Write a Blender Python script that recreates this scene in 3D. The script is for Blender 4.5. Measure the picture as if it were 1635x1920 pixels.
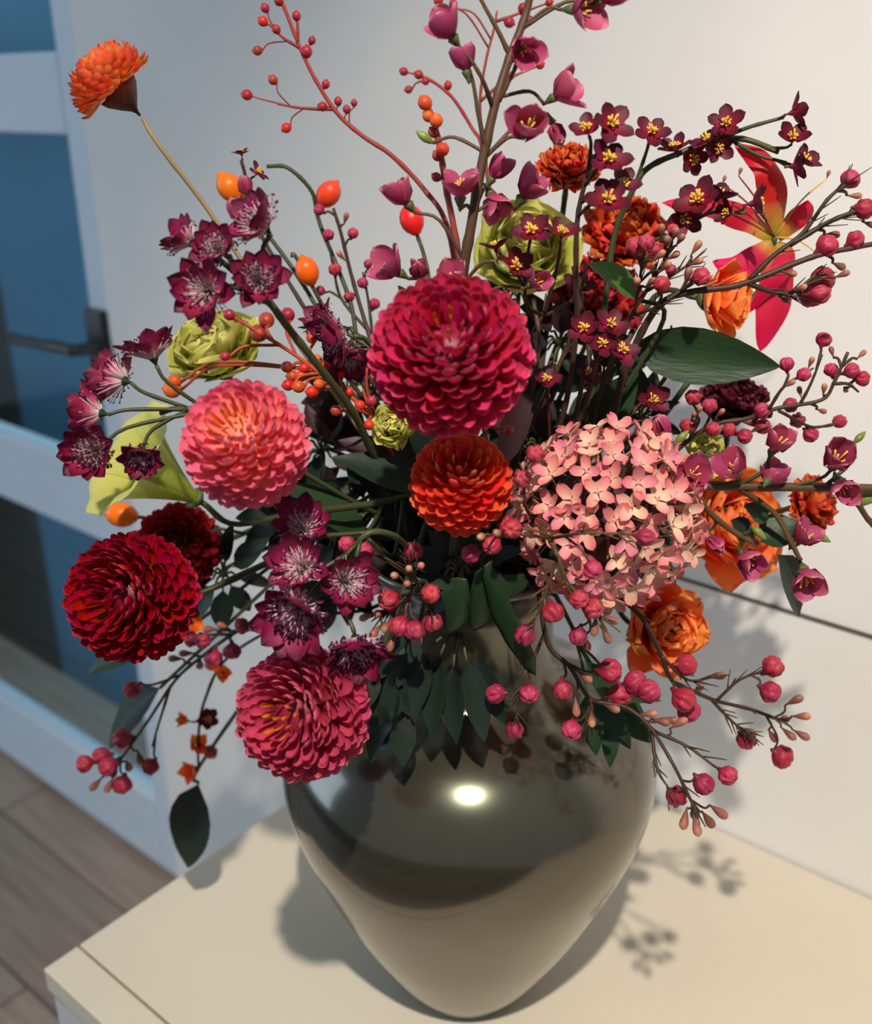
import bpy, bmesh, math, random
from mathutils import Vector as V, Matrix as M

random.seed(7)
for o in list(bpy.data.objects):
    bpy.data.objects.remove(o, do_unlink=True)
scene = bpy.context.scene
COL = scene.collection
ZT = 0.64                                   # height of the cabinet top

# ------------------------------------------------------------------ camera
FPX, CX, CY = 1880.0, 817.5, 960.0
PITCH, AZ = math.radians(22.4), math.radians(39.2)
FH = V((-math.sin(AZ), math.cos(AZ), 0)); RT = V((math.cos(AZ), math.sin(AZ), 0)); UZ = V((0, 0, 1))
FW = FH * math.cos(PITCH) - UZ * math.sin(PITCH)
UP = FH * math.sin(PITCH) + UZ * math.cos(PITCH)
CAM = V((0.36583, -0.48568, ZT + 0.65))
cd = bpy.data.cameras.new('camera'); cam = bpy.data.objects.new('camera', cd); COL.objects.link(cam)
cd.sensor_fit = 'HORIZONTAL'; cd.sensor_width = 36.0; cd.lens = FPX / 1635.0 * 36.0
cd.clip_start = 0.02; cd.clip_end = 60
cam.matrix_world = M(((RT.x, UP.x, -FW.x, CAM.x), (RT.y, UP.y, -FW.y, CAM.y), (RT.z, UP.z, -FW.z, CAM.z), (0, 0, 0, 1)))
cd.dof.use_dof = True; cd.dof.focus_distance = 0.565; cd.dof.aperture_fstop = 6.3
scene.camera = cam

# ------------------------------------------------------------------ light
world = bpy.data.worlds.new('world'); scene.world = world; world.use_nodes = True
bg = world.node_tree.nodes['Background']; bg.inputs[0].default_value = (0.49, 0.575, 0.645, 1); bg.inputs[1].default_value = 0.40
LAMP = V((0.60, -0.75, ZT + 1.65))
sl = bpy.data.lights.new('ceiling_spotlight', 'SPOT'); sl.energy = 122; sl.color = (1.0, 0.905, 0.79)
sl.spot_size = math.radians(64); sl.spot_blend = 1.0; sl.shadow_soft_size = 0.022
slo = bpy.data.objects.new('ceiling_spotlight', sl); COL.objects.link(slo); slo.location = LAMP
slo.rotation_euler = (V((0.16, 0.10, ZT + 0.16)) - LAMP).to_track_quat('-Z', 'Y').to_euler()
al = bpy.data.lights.new('window_daylight', 'AREA'); al.shape = 'RECTANGLE'; al.size = 1.2; al.size_y = 1.6
al.energy = 20; al.color = (0.60, 0.78, 1.0)
alo = bpy.data.objects.new('window_daylight', al); COL.objects.link(alo); alo.location = (-2.3, -1.6, 1.3)
alo.rotation_euler = (V((-0.7, 0.3, 0.5)) - alo.location).to_track_quat('-Z', 'Y').to_euler()
vs = scene.view_settings
vs.view_transform = 'Standard'; vs.look = 'None'; vs.exposure = 0.0; vs.gamma = 1.0; vs.use_curve_mapping = False

bl_ = bpy.data.lights.new('fill_beyond_door', 'AREA'); bl_.shape = 'RECTANGLE'; bl_.size = 1.7; bl_.size_y = 0.14; bl_.energy = 21; bl_.color = (0.75, 0.9, 1.0)  # added fill lamp that brightens the blue wall behind the panes
blo = bpy.data.objects.new('fill_beyond_door', bl_); COL.objects.link(blo); blo.location = (-1.5, 0.48, 2.45)
blo.rotation_euler = (math.radians(6), 0, 0)
# ------------------------------------------------------------------ helpers
DAX = -(CAM.x * FH.x + CAM.y * FH.y)
WALL_Y = 0.2894
def P(x, y, o=0.0):
    """point seen at photo pixel x,y on the upright plane o metres behind the vase axis"""
    r = FW + RT * ((x - CX) / FPX) - UP * ((y - CY) / FPX)
    p = CAM + r * ((DAX + o) / (r.x * FH.x + r.y * FH.y))
    if p.y > WALL_Y - 0.02:
        p = CAM + r * ((WALL_Y - 0.02 - CAM.y) / r.y)
    return p
def mpp(p): return (p - CAM).dot(FW) / FPX
def cdir(a, b, c): return (RT * a + UP * b - FW * c).normalized()
def srgb(c):
    return tuple(((v / 255) / 12.92 if v / 255 <= 0.04045 else ((v / 255 + 0.055) / 1.055) ** 2.4) for v in c) + (1.0,)

WM = {}
def link(name, data, parent, mw):
    o = bpy.data.objects.new(name, data); COL.objects.link(o)
    if parent is not None:
        o.parent = parent; o.matrix_basis = WM[parent].inverted() @ mw
    else:
        o.matrix_basis = mw
    WM[o] = mw
    return o
def thing(name, label, cat, loc, group=None):
    o = link(name, None, None, M.Translation(loc)); o.empty_display_size = 0.02
    o['label'] = label; o['category'] = cat
    if group: o['group'] = group
    return o
def mesh(name, vs_, fs, mat, g=None, smooth=True):
    m = bpy.data.meshes.new(name); m.from_pydata([tuple(v) for v in vs_], [], fs); m.update()
    if g is not None:
        a = m.attributes.new('g', 'FLOAT', 'POINT'); a.data.foreach_set('value', g)
    if smooth: m.polygons.foreach_set('use_smooth', [True] * len(m.polygons))
    if mat: m.materials.append(mat)
    return m
I4 = M.Identity(4)
def basis(pos, z, yh, s=(1, 1, 1)):
    z = z.normalized(); y = yh - z * yh.dot(z)
    if y.length < 1e-5:
        y = z.orthogonal()
    y.normalize(); x = y.cross(z)
    return M(((x.x * s[0], y.x * s[1], z.x * s[2], pos.x), (x.y * s[0], y.y * s[1], z.y * s[2], pos.y), (x.z * s[0], y.z * s[1], z.z * s[2], pos.z), (0, 0, 0, 1)))
def smoothpts(pts, n=6):
    if len(pts) < 3:
        return [pts[0].lerp(pts[1], i / n) for i in range(n + 1)]
    q = [pts[0] * 2 - pts[1]] + list(pts) + [pts[-1] * 2 - pts[-2]]; out = []
    for i in range(1, len(q) - 2):
        a, b, c, d = q[i - 1], q[i], q[i + 1], q[i + 2]
        for k in range(n):
            t = k / n
            out.append(0.5 * ((2 * b) + (c - a) * t + (2 * a - 5 * b + 4 * c - d) * t * t + (3 * b - a - 3 * c + d) * t ** 3))
    out.append(q[-2]); return out
def tube_data(pts, r0, r1, sides=6):
    vs_, fs, g = [], [], []; n = len(pts); prev = None
    for i, p in enumerate(pts):
        t = (pts[min(i + 1, n - 1)] - pts[max(i - 1, 0)])
        t = t.normalized() if t.length > 1e-9 else V((0, 0, 1))
        if prev is None: prev = t.orthogonal().normalized()
        a = (prev - t * prev.dot(t)); a = a.normalized() if a.length > 1e-6 else t.orthogonal().normalized(); prev = a
        b = t.cross(a); r = r0 + (r1 - r0) * i / (n - 1)
        if i % 5 == 3: r *= 1.15
        for k in range(sides):
            an = 2 * math.pi * k / sides
            vs_.append(p + a * (math.cos(an) * r) + b * (math.sin(an) * r)); g.append(i / (n - 1))
    for i in range(n - 1):
        for k in range(sides):
            k2 = (k + 1) % sides
            fs.append((i * sides + k, i * sides + k2, (i + 1) * sides + k2, (i + 1) * sides + k))
    fs.append(tuple(range(sides))[::-1]); fs.append(tuple((n - 1) * sides + k for k in range(sides)))
    return vs_, fs, g
def tube(name, parent, pts, r0, r1, mat, sides=6, n=6, raw=False):
    pts = pts if raw else smoothpts(pts, n)
    org = WM[parent].translation
    v, f, g = tube_data([p - org for p in pts], r0, r1, sides)
    return link(name, mesh(name, v, f, mat, g), parent, M.Translation(org))

# ------------------------------------------------------------------ materials
MATS = {}
def nodes_mat(name):
    m = bpy.data.materials.new(name); m.use_nodes = True; nt = m.node_tree
    return m, nt, nt.nodes['Principled BSDF'], nt.nodes['Material Output']
def plain(name, rgb, rough=0.6, spec=0.4, noise=0.06, scale=60, bump=0.0):
    m, nt, b, out = nodes_mat(name); N, L = nt.nodes.new, nt.links.new
    tc = N('ShaderNodeTexCoord'); nz = N('ShaderNodeTexNoise'); nz.inputs['Scale'].default_value = scale; nz.inputs['Detail'].default_value = 4
    L(tc.outputs['Object'], nz.inputs['Vector'])
    cr = N('ShaderNodeValToRGB'); c = srgb(rgb)
    cr.color_ramp.elements[0].color = tuple(v * (1 - noise * 2) for v in c[:3]) + (1,)
    cr.color_ramp.elements[1].color = tuple(min(1, v * (1 + noise * 2)) for v in c[:3]) + (1,)
    cr.color_ramp.elements[0].position = 0.3; cr.color_ramp.elements[1].position = 0.7
    L(nz.outputs['Fac'], cr.inputs[0]); L(cr.outputs[0], b.inputs['Base Color'])
    b.inputs['Roughness'].default_value = rough; b.inputs['Specular IOR Level'].default_value = spec
    if bump:
        bp = N('ShaderNodeBump'); bp.inputs['Strength'].default_value = bump; bp.inputs['Distance'].default_value = 0.002
        L(nz.outputs['Fac'], bp.inputs['Height']); L(bp.outputs[0], b.inputs['Normal'])
    return m
def petal_mat(name, stops, rough=0.5, transl=0.25, var=0.12, hue=0.01, scale=260, bump=0.25, attr='g'):
    """colour runs from the base of the petal to its tip; each object varies a little"""
    m, nt, b, out = nodes_mat(name); N, L = nt.nodes.new, nt.links.new
    at = N('ShaderNodeAttribute'); at.attribute_name = attr
    tc = N('ShaderNodeTexCoord'); nz = N('ShaderNodeTexNoise'); nz.inputs['Scale'].default_value = 6; nz.inputs['Detail'].default_value = 3
    L(tc.outputs['Object'], nz.inputs['Vector'])
    ad = N('ShaderNodeMath'); ad.operation = 'MULTIPLY_ADD'; ad.inputs[1].default_value = 0.16
    L(nz.outputs['Fac'], ad.inputs[0]); L(at.outputs['Fac'], ad.inputs[2])
    sb = N('ShaderNodeMath'); sb.operation = 'SUBTRACT'; sb.inputs[1].default_value = 0.08; L(ad.outputs[0], sb.inputs[0])
    cr = N('ShaderNodeValToRGB'); els = cr.color_ramp.elements
    while len(els) < len(stops): els.new(0.5)
    for e, (p, c) in zip(els, stops): e.position = p; e.color = srgb(c)
    L(sb.outputs[0], cr.inputs[0])
    oi = N('ShaderNodeObjectInfo'); hs = N('ShaderNodeHueSaturation')
    mr = N('ShaderNodeMapRange'); mr.inputs['To Min'].default_value = 1 - var; mr.inputs['To Max'].default_value = 1 + var
    mh = N('ShaderNodeMapRange'); mh.inputs['To Min'].default_value = 0.5 - hue; mh.inputs['To Max'].default_value = 0.5 + hue
    fr = N('ShaderNodeMath'); fr.operation = 'MULTIPLY'; fr.inputs[1].default_value = 17.3; L(oi.outputs['Random'], fr.inputs[0])
    f2 = N('ShaderNodeMath'); f2.operation = 'FRACT'; L(fr.outputs[0], f2.inputs[0])
    L(oi.outputs['Random'], mr.inputs['Value']); L(f2.outputs[0], mh.inputs['Value'])
    L(mr.outputs[0], hs.inputs['Value']); L(mh.outputs[0], hs.inputs['Hue']); L(cr.outputs[0], hs.inputs['Color'])
    L(hs.outputs[0], b.inputs['Base Color']); b.inputs['Roughness'].default_value = rough; b.inputs['Specular IOR Level'].default_value = 0.35
    n2 = N('ShaderNodeTexNoise'); n2.inputs['Scale'].default_value = scale / 20; n2.inputs['Detail'].default_value = 4
    mp = N('ShaderNodeMapping'); mp.inputs['Scale'].default_value = (3, 3, 0.5); L(tc.outputs['Object'], mp.inputs['Vector']); L(mp.outputs[0], n2.inputs['Vector'])
    bp = N('ShaderNodeBump'); bp.inputs['Strength'].default_value = bump; bp.inputs['Distance'].default_value = 0.0006
    L(n2.outputs['Fac'], bp.inputs['Height']); L(bp.outputs[0], b.inputs['Normal'])
    if transl > 0:
        tr = N('ShaderNodeBsdfTranslucent'); L(hs.outputs[0], tr.inputs['Color'])
        mx = N('ShaderNodeMixShader'); mx.inputs[0].default_value = transl
        L(b.outputs[0], mx.inputs[1]); L(tr.outputs[0], mx.inputs[2]); L(mx.outputs[0], out.inputs['Surface'])
    return m

mt = dict(
    crimson=petal_mat('crimson_petal', [(0, (130, 8, 40)), (0.5, (194, 26, 76)), (0.85, (220, 60, 104)), (1, (240, 112, 142))], 0.38),  # pale tip stop puts rim highlights into the petal colour
    pink=petal_mat('pink_petal', [(0, (244, 132, 108)), (0.45, (248, 144, 138)), (0.75, (240, 108, 138)), (1, (248, 150, 170))], 0.42),
    red=petal_mat('red_petal', [(0, (120, 0, 12)), (0.5, (166, 2, 26)), (0.85, (176, 12, 44)), (1, (206, 60, 86))], 0.36),
    mauve=petal_mat('mauve_petal', [(0, (150, 34, 58)), (0.5, (200, 64, 96)), (0.85, (210, 78, 110)), (1, (234, 126, 148))], 0.4),
    vermil=petal_mat('vermilion_petal', [(0, (180, 34, 16)), (0.5, (228, 66, 36)), (0.85, (240, 90, 58)), (1, (250, 136, 104))], 0.45, hue=0.012),
    amber=petal_mat('amber_petal', [(0, (236, 130, 44)), (0.5, (252, 152, 70)), (0.85, (240, 112, 56)), (1, (228, 92, 60))], 0.5, hue=0.015),
    gold=petal_mat('gold_petal', [(0, (200, 90, 30)), (1, (244, 150, 50))], 0.5),
    orange=petal_mat('orange_petal', [(0, (236, 84, 20)), (0.55, (252, 116, 34)), (1, (255, 156, 84))], 0.5, 0.35, hue=0.012),
    rust=petal_mat('rust_petal', [(0, (120, 24, 8)), (0.6, (200, 64, 24)), (1, (226, 96, 44))], 0.55, 0.3, hue=0.015),
    darkred=petal_mat('dark_red_petal', [(0, (70, 2, 8)), (0.6, (140, 12, 22)), (1, (190, 36, 44))], 0.5, 0.25),
    maroon=petal_mat('maroon_petal', [(0, (50, 6, 16)), (1, (104, 20, 42))], 0.55, 0.2),
    bract=petal_mat('bract', [(0.08, (250, 232, 228)), (0.32, (220, 110, 148)), (0.55, (164, 34, 86)), (0.85, (112, 18, 56)), (1, (50, 10, 30))], 0.5, 0.25, bump=0.5),
    filament=petal_mat('filament', [(0, (248, 236, 228)), (0.7, (236, 206, 214)), (1, (170, 110, 140))], 0.55, 0.2),
    anther=plain('anther', (70, 26, 48), 0.7, 0.2, 0.25, 400),
    wax=petal_mat('waxflower_petal', [(0, (160, 48, 88)), (0.5, (176, 64, 104)), (0.85, (190, 82, 118)), (1, (230, 150, 168))], 0.45, 0.3, bump=0.35),
    burg=petal_mat('burgundy_petal', [(0, (168, 14, 56)), (0.35, (112, 12, 42)), (1, (58, 8, 30))], 0.55, 0.18),
    stamen=petal_mat('yellow_stamen', [(0, (210, 150, 70)), (1, (246, 204, 90))], 0.6, 0.15),
    hydr=petal_mat('hydrangea_petal', [(0, (244, 200, 176)), (0.3, (238, 160, 152)), (0.8, (230, 126, 136)), (1, (212, 104, 120))], 0.55, 0.25, var=0.14, hue=0.018),
    cream=petal_mat('hydrangea_pale_petal', [(0, (240, 214, 176)), (0.5, (242, 190, 168)), (1, (234, 150, 146))], 0.55, 0.25, var=0.12, hue=0.015),
    bud=petal_mat('pink_bud', [(0, (96, 20, 36)), (0.4, (160, 36, 64)), (1, (190, 70, 90))], 0.45, 0.0, bump=0.3),
    tan=petal_mat('tan_bud', [(0, (84, 50, 36)), (0.5, (150, 92, 74)), (1, (196, 140, 112))], 0.45, 0.0, var=0.25),
    berry=petal_mat('red_berry', [(0, (140, 30, 36)), (1, (188, 56, 58))], 0.3, 0.0, hue=0.015),
    oberry=petal_mat('orange_berry', [(0, (190, 60, 24)), (1, (226, 84, 44))], 0.3, 0.0, hue=0.015),
    hip=petal_mat('orange_hip', [(0, (238, 100, 10)), (1, (244, 110, 24))], 0.3, 0.0),
    hipred=petal_mat('red_hip', [(0, (230, 54, 20)), (1, (244, 76, 50))], 0.3, 0.0),
    green=petal_mat('leaf_green', [(0, (32, 54, 30)), (0.5, (38, 64, 36)), (1, (34, 56, 34))], 0.42, 0.12, bump=0.5),
    dkgreen=petal_mat('leaf_dark_green', [(0, (22, 36, 28)), (1, (32, 50, 38))], 0.5, 0.08, bump=0.5),
    brgreen=petal_mat('leaf_bright_green', [(0, (56, 96, 34)), (1, (76, 124, 48))], 0.45, 0.25, bump=0.4),
    purpleaf=petal_mat('leaf_purple', [(0, (40, 22, 26)), (1, (66, 36, 42))], 0.5, 0.08, bump=0.4),
    lime=petal_mat('lime_petal', [(0, (150, 160, 50)), (0.6, (196, 196, 84)), (1, (228, 222, 130))], 0.55, 0.35),
    lily=petal_mat('lily_petal', [(0, (150, 150, 40)), (0.12, (206, 150, 60)), (0.3, (196, 34, 56)), (1, (226, 20, 80))], 0.45, 0.3),
    white=petal_mat('white_petal', [(0, (226, 208, 196)), (1, (240, 228, 218))], 0.6, 0.3),
    gbud=petal_mat('green_bud', [(0, (96, 110, 44)), (1, (132, 146, 70))], 0.3, 0.0),
    stem=petal_mat('brown_stem', [(0, (74, 52, 34)), (0.5, (88, 64, 40)), (1, (98, 70, 46))], 0.5, 0.0, var=0.2),
    dstem=petal_mat('dark_stem', [(0, (58, 40, 30)), (1, (72, 50, 38))], 0.5, 0.0, var=0.2),
    gstem=petal_mat('green_stem', [(0, (52, 56, 32)), (1, (74, 78, 44))], 0.45, 0.0, var=0.2),
    rstem=petal_mat('red_stem', [(0, (120, 60, 44)), (1, (178, 60, 60))], 0.5, 0.0, var=0.1),
    ostem=petal_mat('orange_stem', [(0, (150, 76, 44)), (1, (190, 70, 46))], 0.5, 0.0, var=0.1),
    bstem=petal_mat('beige_stem', [(0, (150, 126, 90)), (1, (176, 152, 120))], 0.6, 0.0, var=0.1),
    calyx=petal_mat('calyx_green', [(0, (70, 80, 40)), (1, (92, 100, 52))], 0.5, 0.0),
    dcalyx=petal_mat('calyx_dark', [(0, (44, 26, 24)), (0.4, (84, 36, 28)), (1, (176, 78, 46))], 0.5, 0.0),
)

# ------------------------------------------------------------------ petal shapes (length along +Z, inner face to +Y, unit size)
def grid(name, fn, nu, nv, mat, gfn=None):
    vs_, fs, g = [], [], []
    for i in range(nu + 1):
        for j in range(nv + 1):
            u, v = 1 - (1 - i / nu) ** 1.7, j / nv * 2 - 1
            vs_.append(fn(u, v)); g.append(gfn(u, v) if gfn else u)
    w = nv + 1
    for i in range(nu):
        for j in range(nv):
            a = i * w + j; fs.append((a, a + 1, a + w + 1, a + w))
    return mesh(name, vs_, fs, mat, g)
def spoon(mat, W=0.19, cup=1.1, curl=0.16, k=0):
    def fn(u, v):
        if u < 0.7: w = W * (0.45 + 0.55 * (u / 0.7) ** 1.3)
        else: w = W * math.sqrt(max(0.0, 1 - ((u - 0.7) / 0.302) ** 2))
        a = v * cup; rim = W * 0.9 * (1 - math.cos(cup))
        x = w * math.sin(a) / math.sin(min(cup, 1.5))
        y = w * 0.9 * (1 - math.cos(a)) - 0.04 * math.sin(math.pi * u)
        if u > 0.7: y += (rim * 0.8 + curl * 0.3) * ((u - 0.7) / 0.3) ** 2.2
        return V((x, y, u))
    return grid('petal', fn, 8, 6, mat, lambda u, v: min(1.0, u * 0.9 + 0.12 * (abs(v) ** 3) * u + 0.1 * max(0, u - 0.9) * 10 * 0.8))
def ovate(mat, W=0.42, cup=0.6, curl=0.1, point=0.0, waist=0.6, ruff=0.0, rf=5, nu=7, nv=6, name='petal', ph=0.0, back=0.0, basew=0.0):
    """broad petal: W half-width, cup across, curl of the tip, point sharpens the tip"""
    def fn(u, v):
        w = W * (math.sin(math.pi * min(1, max(0, u)) ** waist) ** (0.75 + point * 0.6))
        if u < 0.4: w = max(w, basew * W)
        if point == 0 and u > 0.6: w = max(w, W * math.sqrt(max(0, 1 - ((u - 0.55) / 0.455) ** 2)))
        a = v * cup
        x = w * (math.sin(a) / math.sin(cup))
        y = w * (1 - math.cos(a)) / max(0.2, cup) + curl * u * u - back * max(0, u - 0.55) ** 2 * 3
        z = u - 0.06 * v * v * u * (1 if point == 0 else 0)
        if ruff:
            y += ruff * u * u * math.sin(rf * v + ph) + ruff * 0.5 * u * u * math.sin(2.3 * rf * v + 1 + ph)
            z += ruff * 0.6 * u * math.sin(rf * 1.3 * v + ph * 2)
        return V((x, y, z))
    return grid(name, fn, nu, nv, mat)
def leafshape(mat, W=0.2, fold=0.25, droop=0.15, nu=10, nv=4, name='leaf'):
    def fn(u, v):
        w = W * (math.sin(math.pi * u ** 0.8) ** 0.85 + 0.004)
        return V((w * v, w * abs(v) * fold - droop * u * u + 0.02 * math.sin(u * 22 + abs(v) * 3) * abs(v) * W, u))
    return grid(name, fn, nu, nv, mat)
def lathe(name, prof, n, mat, rib=0, ribd=0.0, twist=0.0, crease=0.0, flat=None):
    vs_, fs, g = [], [], []; m = len(prof)
    for i, (r, z) in enumerate(prof):
        for k in range(n):
            a = 2 * math.pi * k / n
            rr = r * (1 - ribd * abs(math.sin(rib * 0.5 * a + twist * z)) ** 0.7 * 1) if rib else r
            if crease: rr *= 1 - crease * (1 - abs(math.sin(rib * 0.5 * a + twist * z * 2))) ** 2.2 * min(1, max(0, z * 3))
            vs_.append((rr * math.cos(a), rr * math.sin(a), z)); g.append(i / (m - 1) if flat is None else flat)
    for i in range(m - 1):
        for k in range(n):
            k2 = (k + 1) % n
            fs.append((i * n + k, i * n + k2, (i + 1) * n + k2, (i + 1) * n + k))
    return mesh(name, vs_, fs, mat, g)
def ballprof(n, sx=1.0, sz=1.0, z0=0.0):
    return [(max(0.001, sx * math.sin(math.pi * i / n)), z0 - sz * math.cos(math.pi * i / n)) for i in range(n + 1)]
# pink bud: ribbed ball with a small neck, base at origin, about 1 across
def budmesh(seed):
    pr = [(0.06, -0.14), (0.10, -0.02), (0.15, 0.06)] + [(0.5 * math.sin(math.pi * t), 0.55 - 0.48 * math.cos(math.pi * t)) for t in (0.13, 0.22, 0.32, 0.42, 0.52, 0.62, 0.71, 0.79, 0.86)] + [(0.14, 0.97), (0.06, 0.90), (0.005, 0.86)]
    n = 40; vs_, fs, g = [], [], []
    for i, (r, z) in enumerate(pr):
        for k in range(n):
            a = 2 * math.pi * k / n; w = min(1, max(0, z * 4))
            ph = 3.5 * a + 2.2 * z + 0.7 * math.sin(2 * a + seed) + 0.5 * math.sin(9 * z + 2 * a + seed * 2)
            c1 = (1 - abs(math.sin(ph))) ** 2.0; c2 = (1 - abs(math.sin(2 * a - 5.5 * z + seed))) ** 3
            f = 1 - w * (0.26 * c1 + 0.16 * c2) + 0.05 * w * math.sin(5 * a + 6 * z + seed)
            vs_.append((r * f * math.cos(a), r * f * math.sin(a), z - 0.05 * c1 * w)); g.append(i / (len(pr) - 1))
    for i in range(len(pr) - 1):
        for k in range(n):
            k2 = (k + 1) % n; fs.append((i * n + k, i * n + k2, (i + 1) * n + k2, (i + 1) * n + k))
    return mesh('bud', vs_, fs, mt['bud'], g)
BUDS = [budmesh(q) for q in (0.3, 1.9, 3.7, 5.1)]
TAN = lathe('bud', [(0.05, 0), (0.07, 0.15), (0.16, 0.4), (0.23, 0.62), (0.24, 0.78), (0.19, 0.92), (0.08, 1.0), (0.005, 1.03)], 10, mt['tan'], rib=4, ribd=0.12)
GBUD = lathe('bud', [(0.06, 0), (0.16, 0.15), (0.24, 0.4), (0.22, 0.65), (0.12, 0.88), (0.01, 1.05)], 12, mt['gbud'], rib=4, ribd=0.08)
BERRY = {k: lathe('berry', [(0.06, -0.05), (0.2, 0.0)] + [(0.5 * math.sin(math.pi * t), 0.5 - 0.52 * math.cos(math.pi * t)) for t in (0.18, 0.3, 0.42, 0.54, 0.66, 0.78, 0.88)] + [(0.10, 1.04), (0.07, 1.1), (0.01, 1.08)], 12, mt[k]) for k in ('berry', 'oberry')}
HIP = {k: lathe('hip', [(0.08, -0.06), (0.2, 0.0)] + [(0.5 * math.sin(math.pi * t), 0.6 - 0.62 * math.cos(math.pi * t)) for t in (0.15, 0.27, 0.4, 0.52, 0.64, 0.76, 0.88)] + [(0.14, 1.2), (0.10, 1.3), (0.01, 1.28)], 16, mt[k]) for k in ('hip', 'hipred')}
CUPG = lathe('blossom', [(0.04, -0.42), (0.07, -0.3), (0.15, -0.12), (0.2, 0.0), (0.16, 0.06), (0.01, 0.08)], 8, mt['calyx'], rib=4, ribd=0.25)
CUPA = lathe('blossom', [(0.05, -0.4), (0.10, -0.25), (0.22, -0.05), (0.28, 0.06), (0.2, 0.16), (0.01, 0.2)], 10, mt['dkgreen'])
CUPB = lathe('blossom', [(0.03, -0.35), (0.05, -0.2), (0.14, 0.0), (0.12, 0.06), (0.01, 0.08)], 8, mt['burg'])
CUPH = lathe('floret', [(0.02, -0.9), (0.03, -0.4), (0.05, -0.1), (0.12, 0.0), (0.12, 0.06), (0.01, 0.09)], 7, mt['cream'])
CORE = {}
def core_mesh(k):
    if k not in CORE: CORE[k] = lathe('flower_core', ballprof(10), 14, mt[k], flat=0.05)
    return CORE[k]
# tufts: bundles of threads around +Z (too fine to pick apart)
def tuft(name, mat, n, spread, r, tipr, l0, l1, seed, base=0.1, sides=4):
    rnd = random.Random(seed); vs_, fs, g = [], [], []
    for i in range(n):
        th = spread * math.sqrt((i + 0.5) / n); ph = i * 2.39996 + rnd.uniform(-0.3, 0.3); l = rnd.uniform(l0, l1)
        d = V((math.sin(th) * math.cos(ph), math.sin(th) * math.sin(ph), math.cos(th)))
        b0 = V((d.x, d.y, 0)) * base
        pts = [b0, b0 + d * l * 0.5 + V((0, 0, 0.03)), b0 + d * l]
        v, f, gg = tube_data(pts, r, tipr, sides); o = len(vs_)
        vs_ += v; fs += [tuple(x + o for x in q) for q in f]; g += gg
    return mesh(name, vs_, fs, mat, g)
def knobs(name, mat, n, spread, rad, l0, l1, seed, base=0.1):
    rnd = random.Random(seed); r2 = random.Random(seed + 50); vs_, fs = [], []
    for i in range(n):
        th = spread * math.sqrt((i + 0.5) / n); ph = i * 2.39996 + rnd.uniform(-0.3, 0.3); l = rnd.uniform(l0, l1)
        d = V((math.sin(th) * math.cos(ph), math.sin(th) * math.sin(ph), math.cos(th))); c = V((d.x, d.y, 0)) * base + d * l
        o = len(vs_); r = rad * r2.uniform(0.7, 1.3)
        for e in ((1, 0, 0), (0, 1, 0), (-1, 0, 0), (0, -1, 0), (0, 0, 1.3), (0, 0, -1.3)): vs_.append(c + V(e) * r)
        for f in ((0, 1, 4), (1, 2, 4), (2, 3, 4), (3, 0, 4), (1, 0, 5), (2, 1, 5), (3, 2, 5), (0, 3, 5)): fs.append(tuple(x + o for x in f))
    return mesh(name, vs_, fs, mat)
FIL = [tuft('filaments', mt['filament'], 120, 1.15, 0.013, 0.010, 0.46, 0.70, s) for s in (1, 2)]
FILD = [tuft('filaments', mt['filament'], 200, 1.2, 0.011, 0.010, 0.48, 0.64, s) for s in (3, 4)]
ANT = [knobs('anthers', mt['anther'], 120, 1.15, 0.028, 0.46, 0.70, s) for s in (1, 2)]
ANTD = [knobs('anthers', mt['anther'], 200, 1.2, 0.040, 0.48, 0.64, s) for s in (3, 4)]
STM = [tuft('stamens', mt['stamen'], 13, 0.75, 0.022, 0.05, 0.30, 0.52, s, 0.05) for s in (5, 6)]
STMW = [tuft('stamens', mt['stamen'], 7, 0.5, 0.016, 0.03, 0.40, 0.6, s, 0.05) for s in (7, 8)]
BRACT = [ovate(mt['bract'], 0.25, 0.8, c, 0.12, 1.5, 0.02, 6, 9, 6, 'bract', p, basew=0.3) for c, p in ((0.18, 0), (0.05, 1), (-0.08, 2), (0.28, 3))]
WAXP = [ovate(mt['wax'], 0.41, 0.9, c, 0, 0.62, 0.02, 4, 7, 6, 'petal', p) for c, p in ((0.3, 0), (0.18, 1), (0.42, 2))]
BURP = [ovate(mt['burg'], 0.38, 0.5, c, 0, 0.6, 0.02, 4, 6, 5, 'petal', p) for c, p in ((0.05, 0), (0.15, 1))]
HYP = {k: [ovate(mt[k], 0.32, 0.7, c, 0, 0.72, 0.02, 4, 6, 4, 'petal', p) for c, p in ((0.12, 0), (0.25, 1), (-0.02, 2))] for k in ('hydr', 'cream')}
def pet_set(k, W, cup, ruff, n=3, nu=7, nv=8):
    return [ovate(mt[k], W, cup, 0.12 + 0.1 * i, 0, 0.5, ruff, 4 + i, nu, nv, 'petal', i * 1.7, basew=0.5) for i in range(n)]

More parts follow.
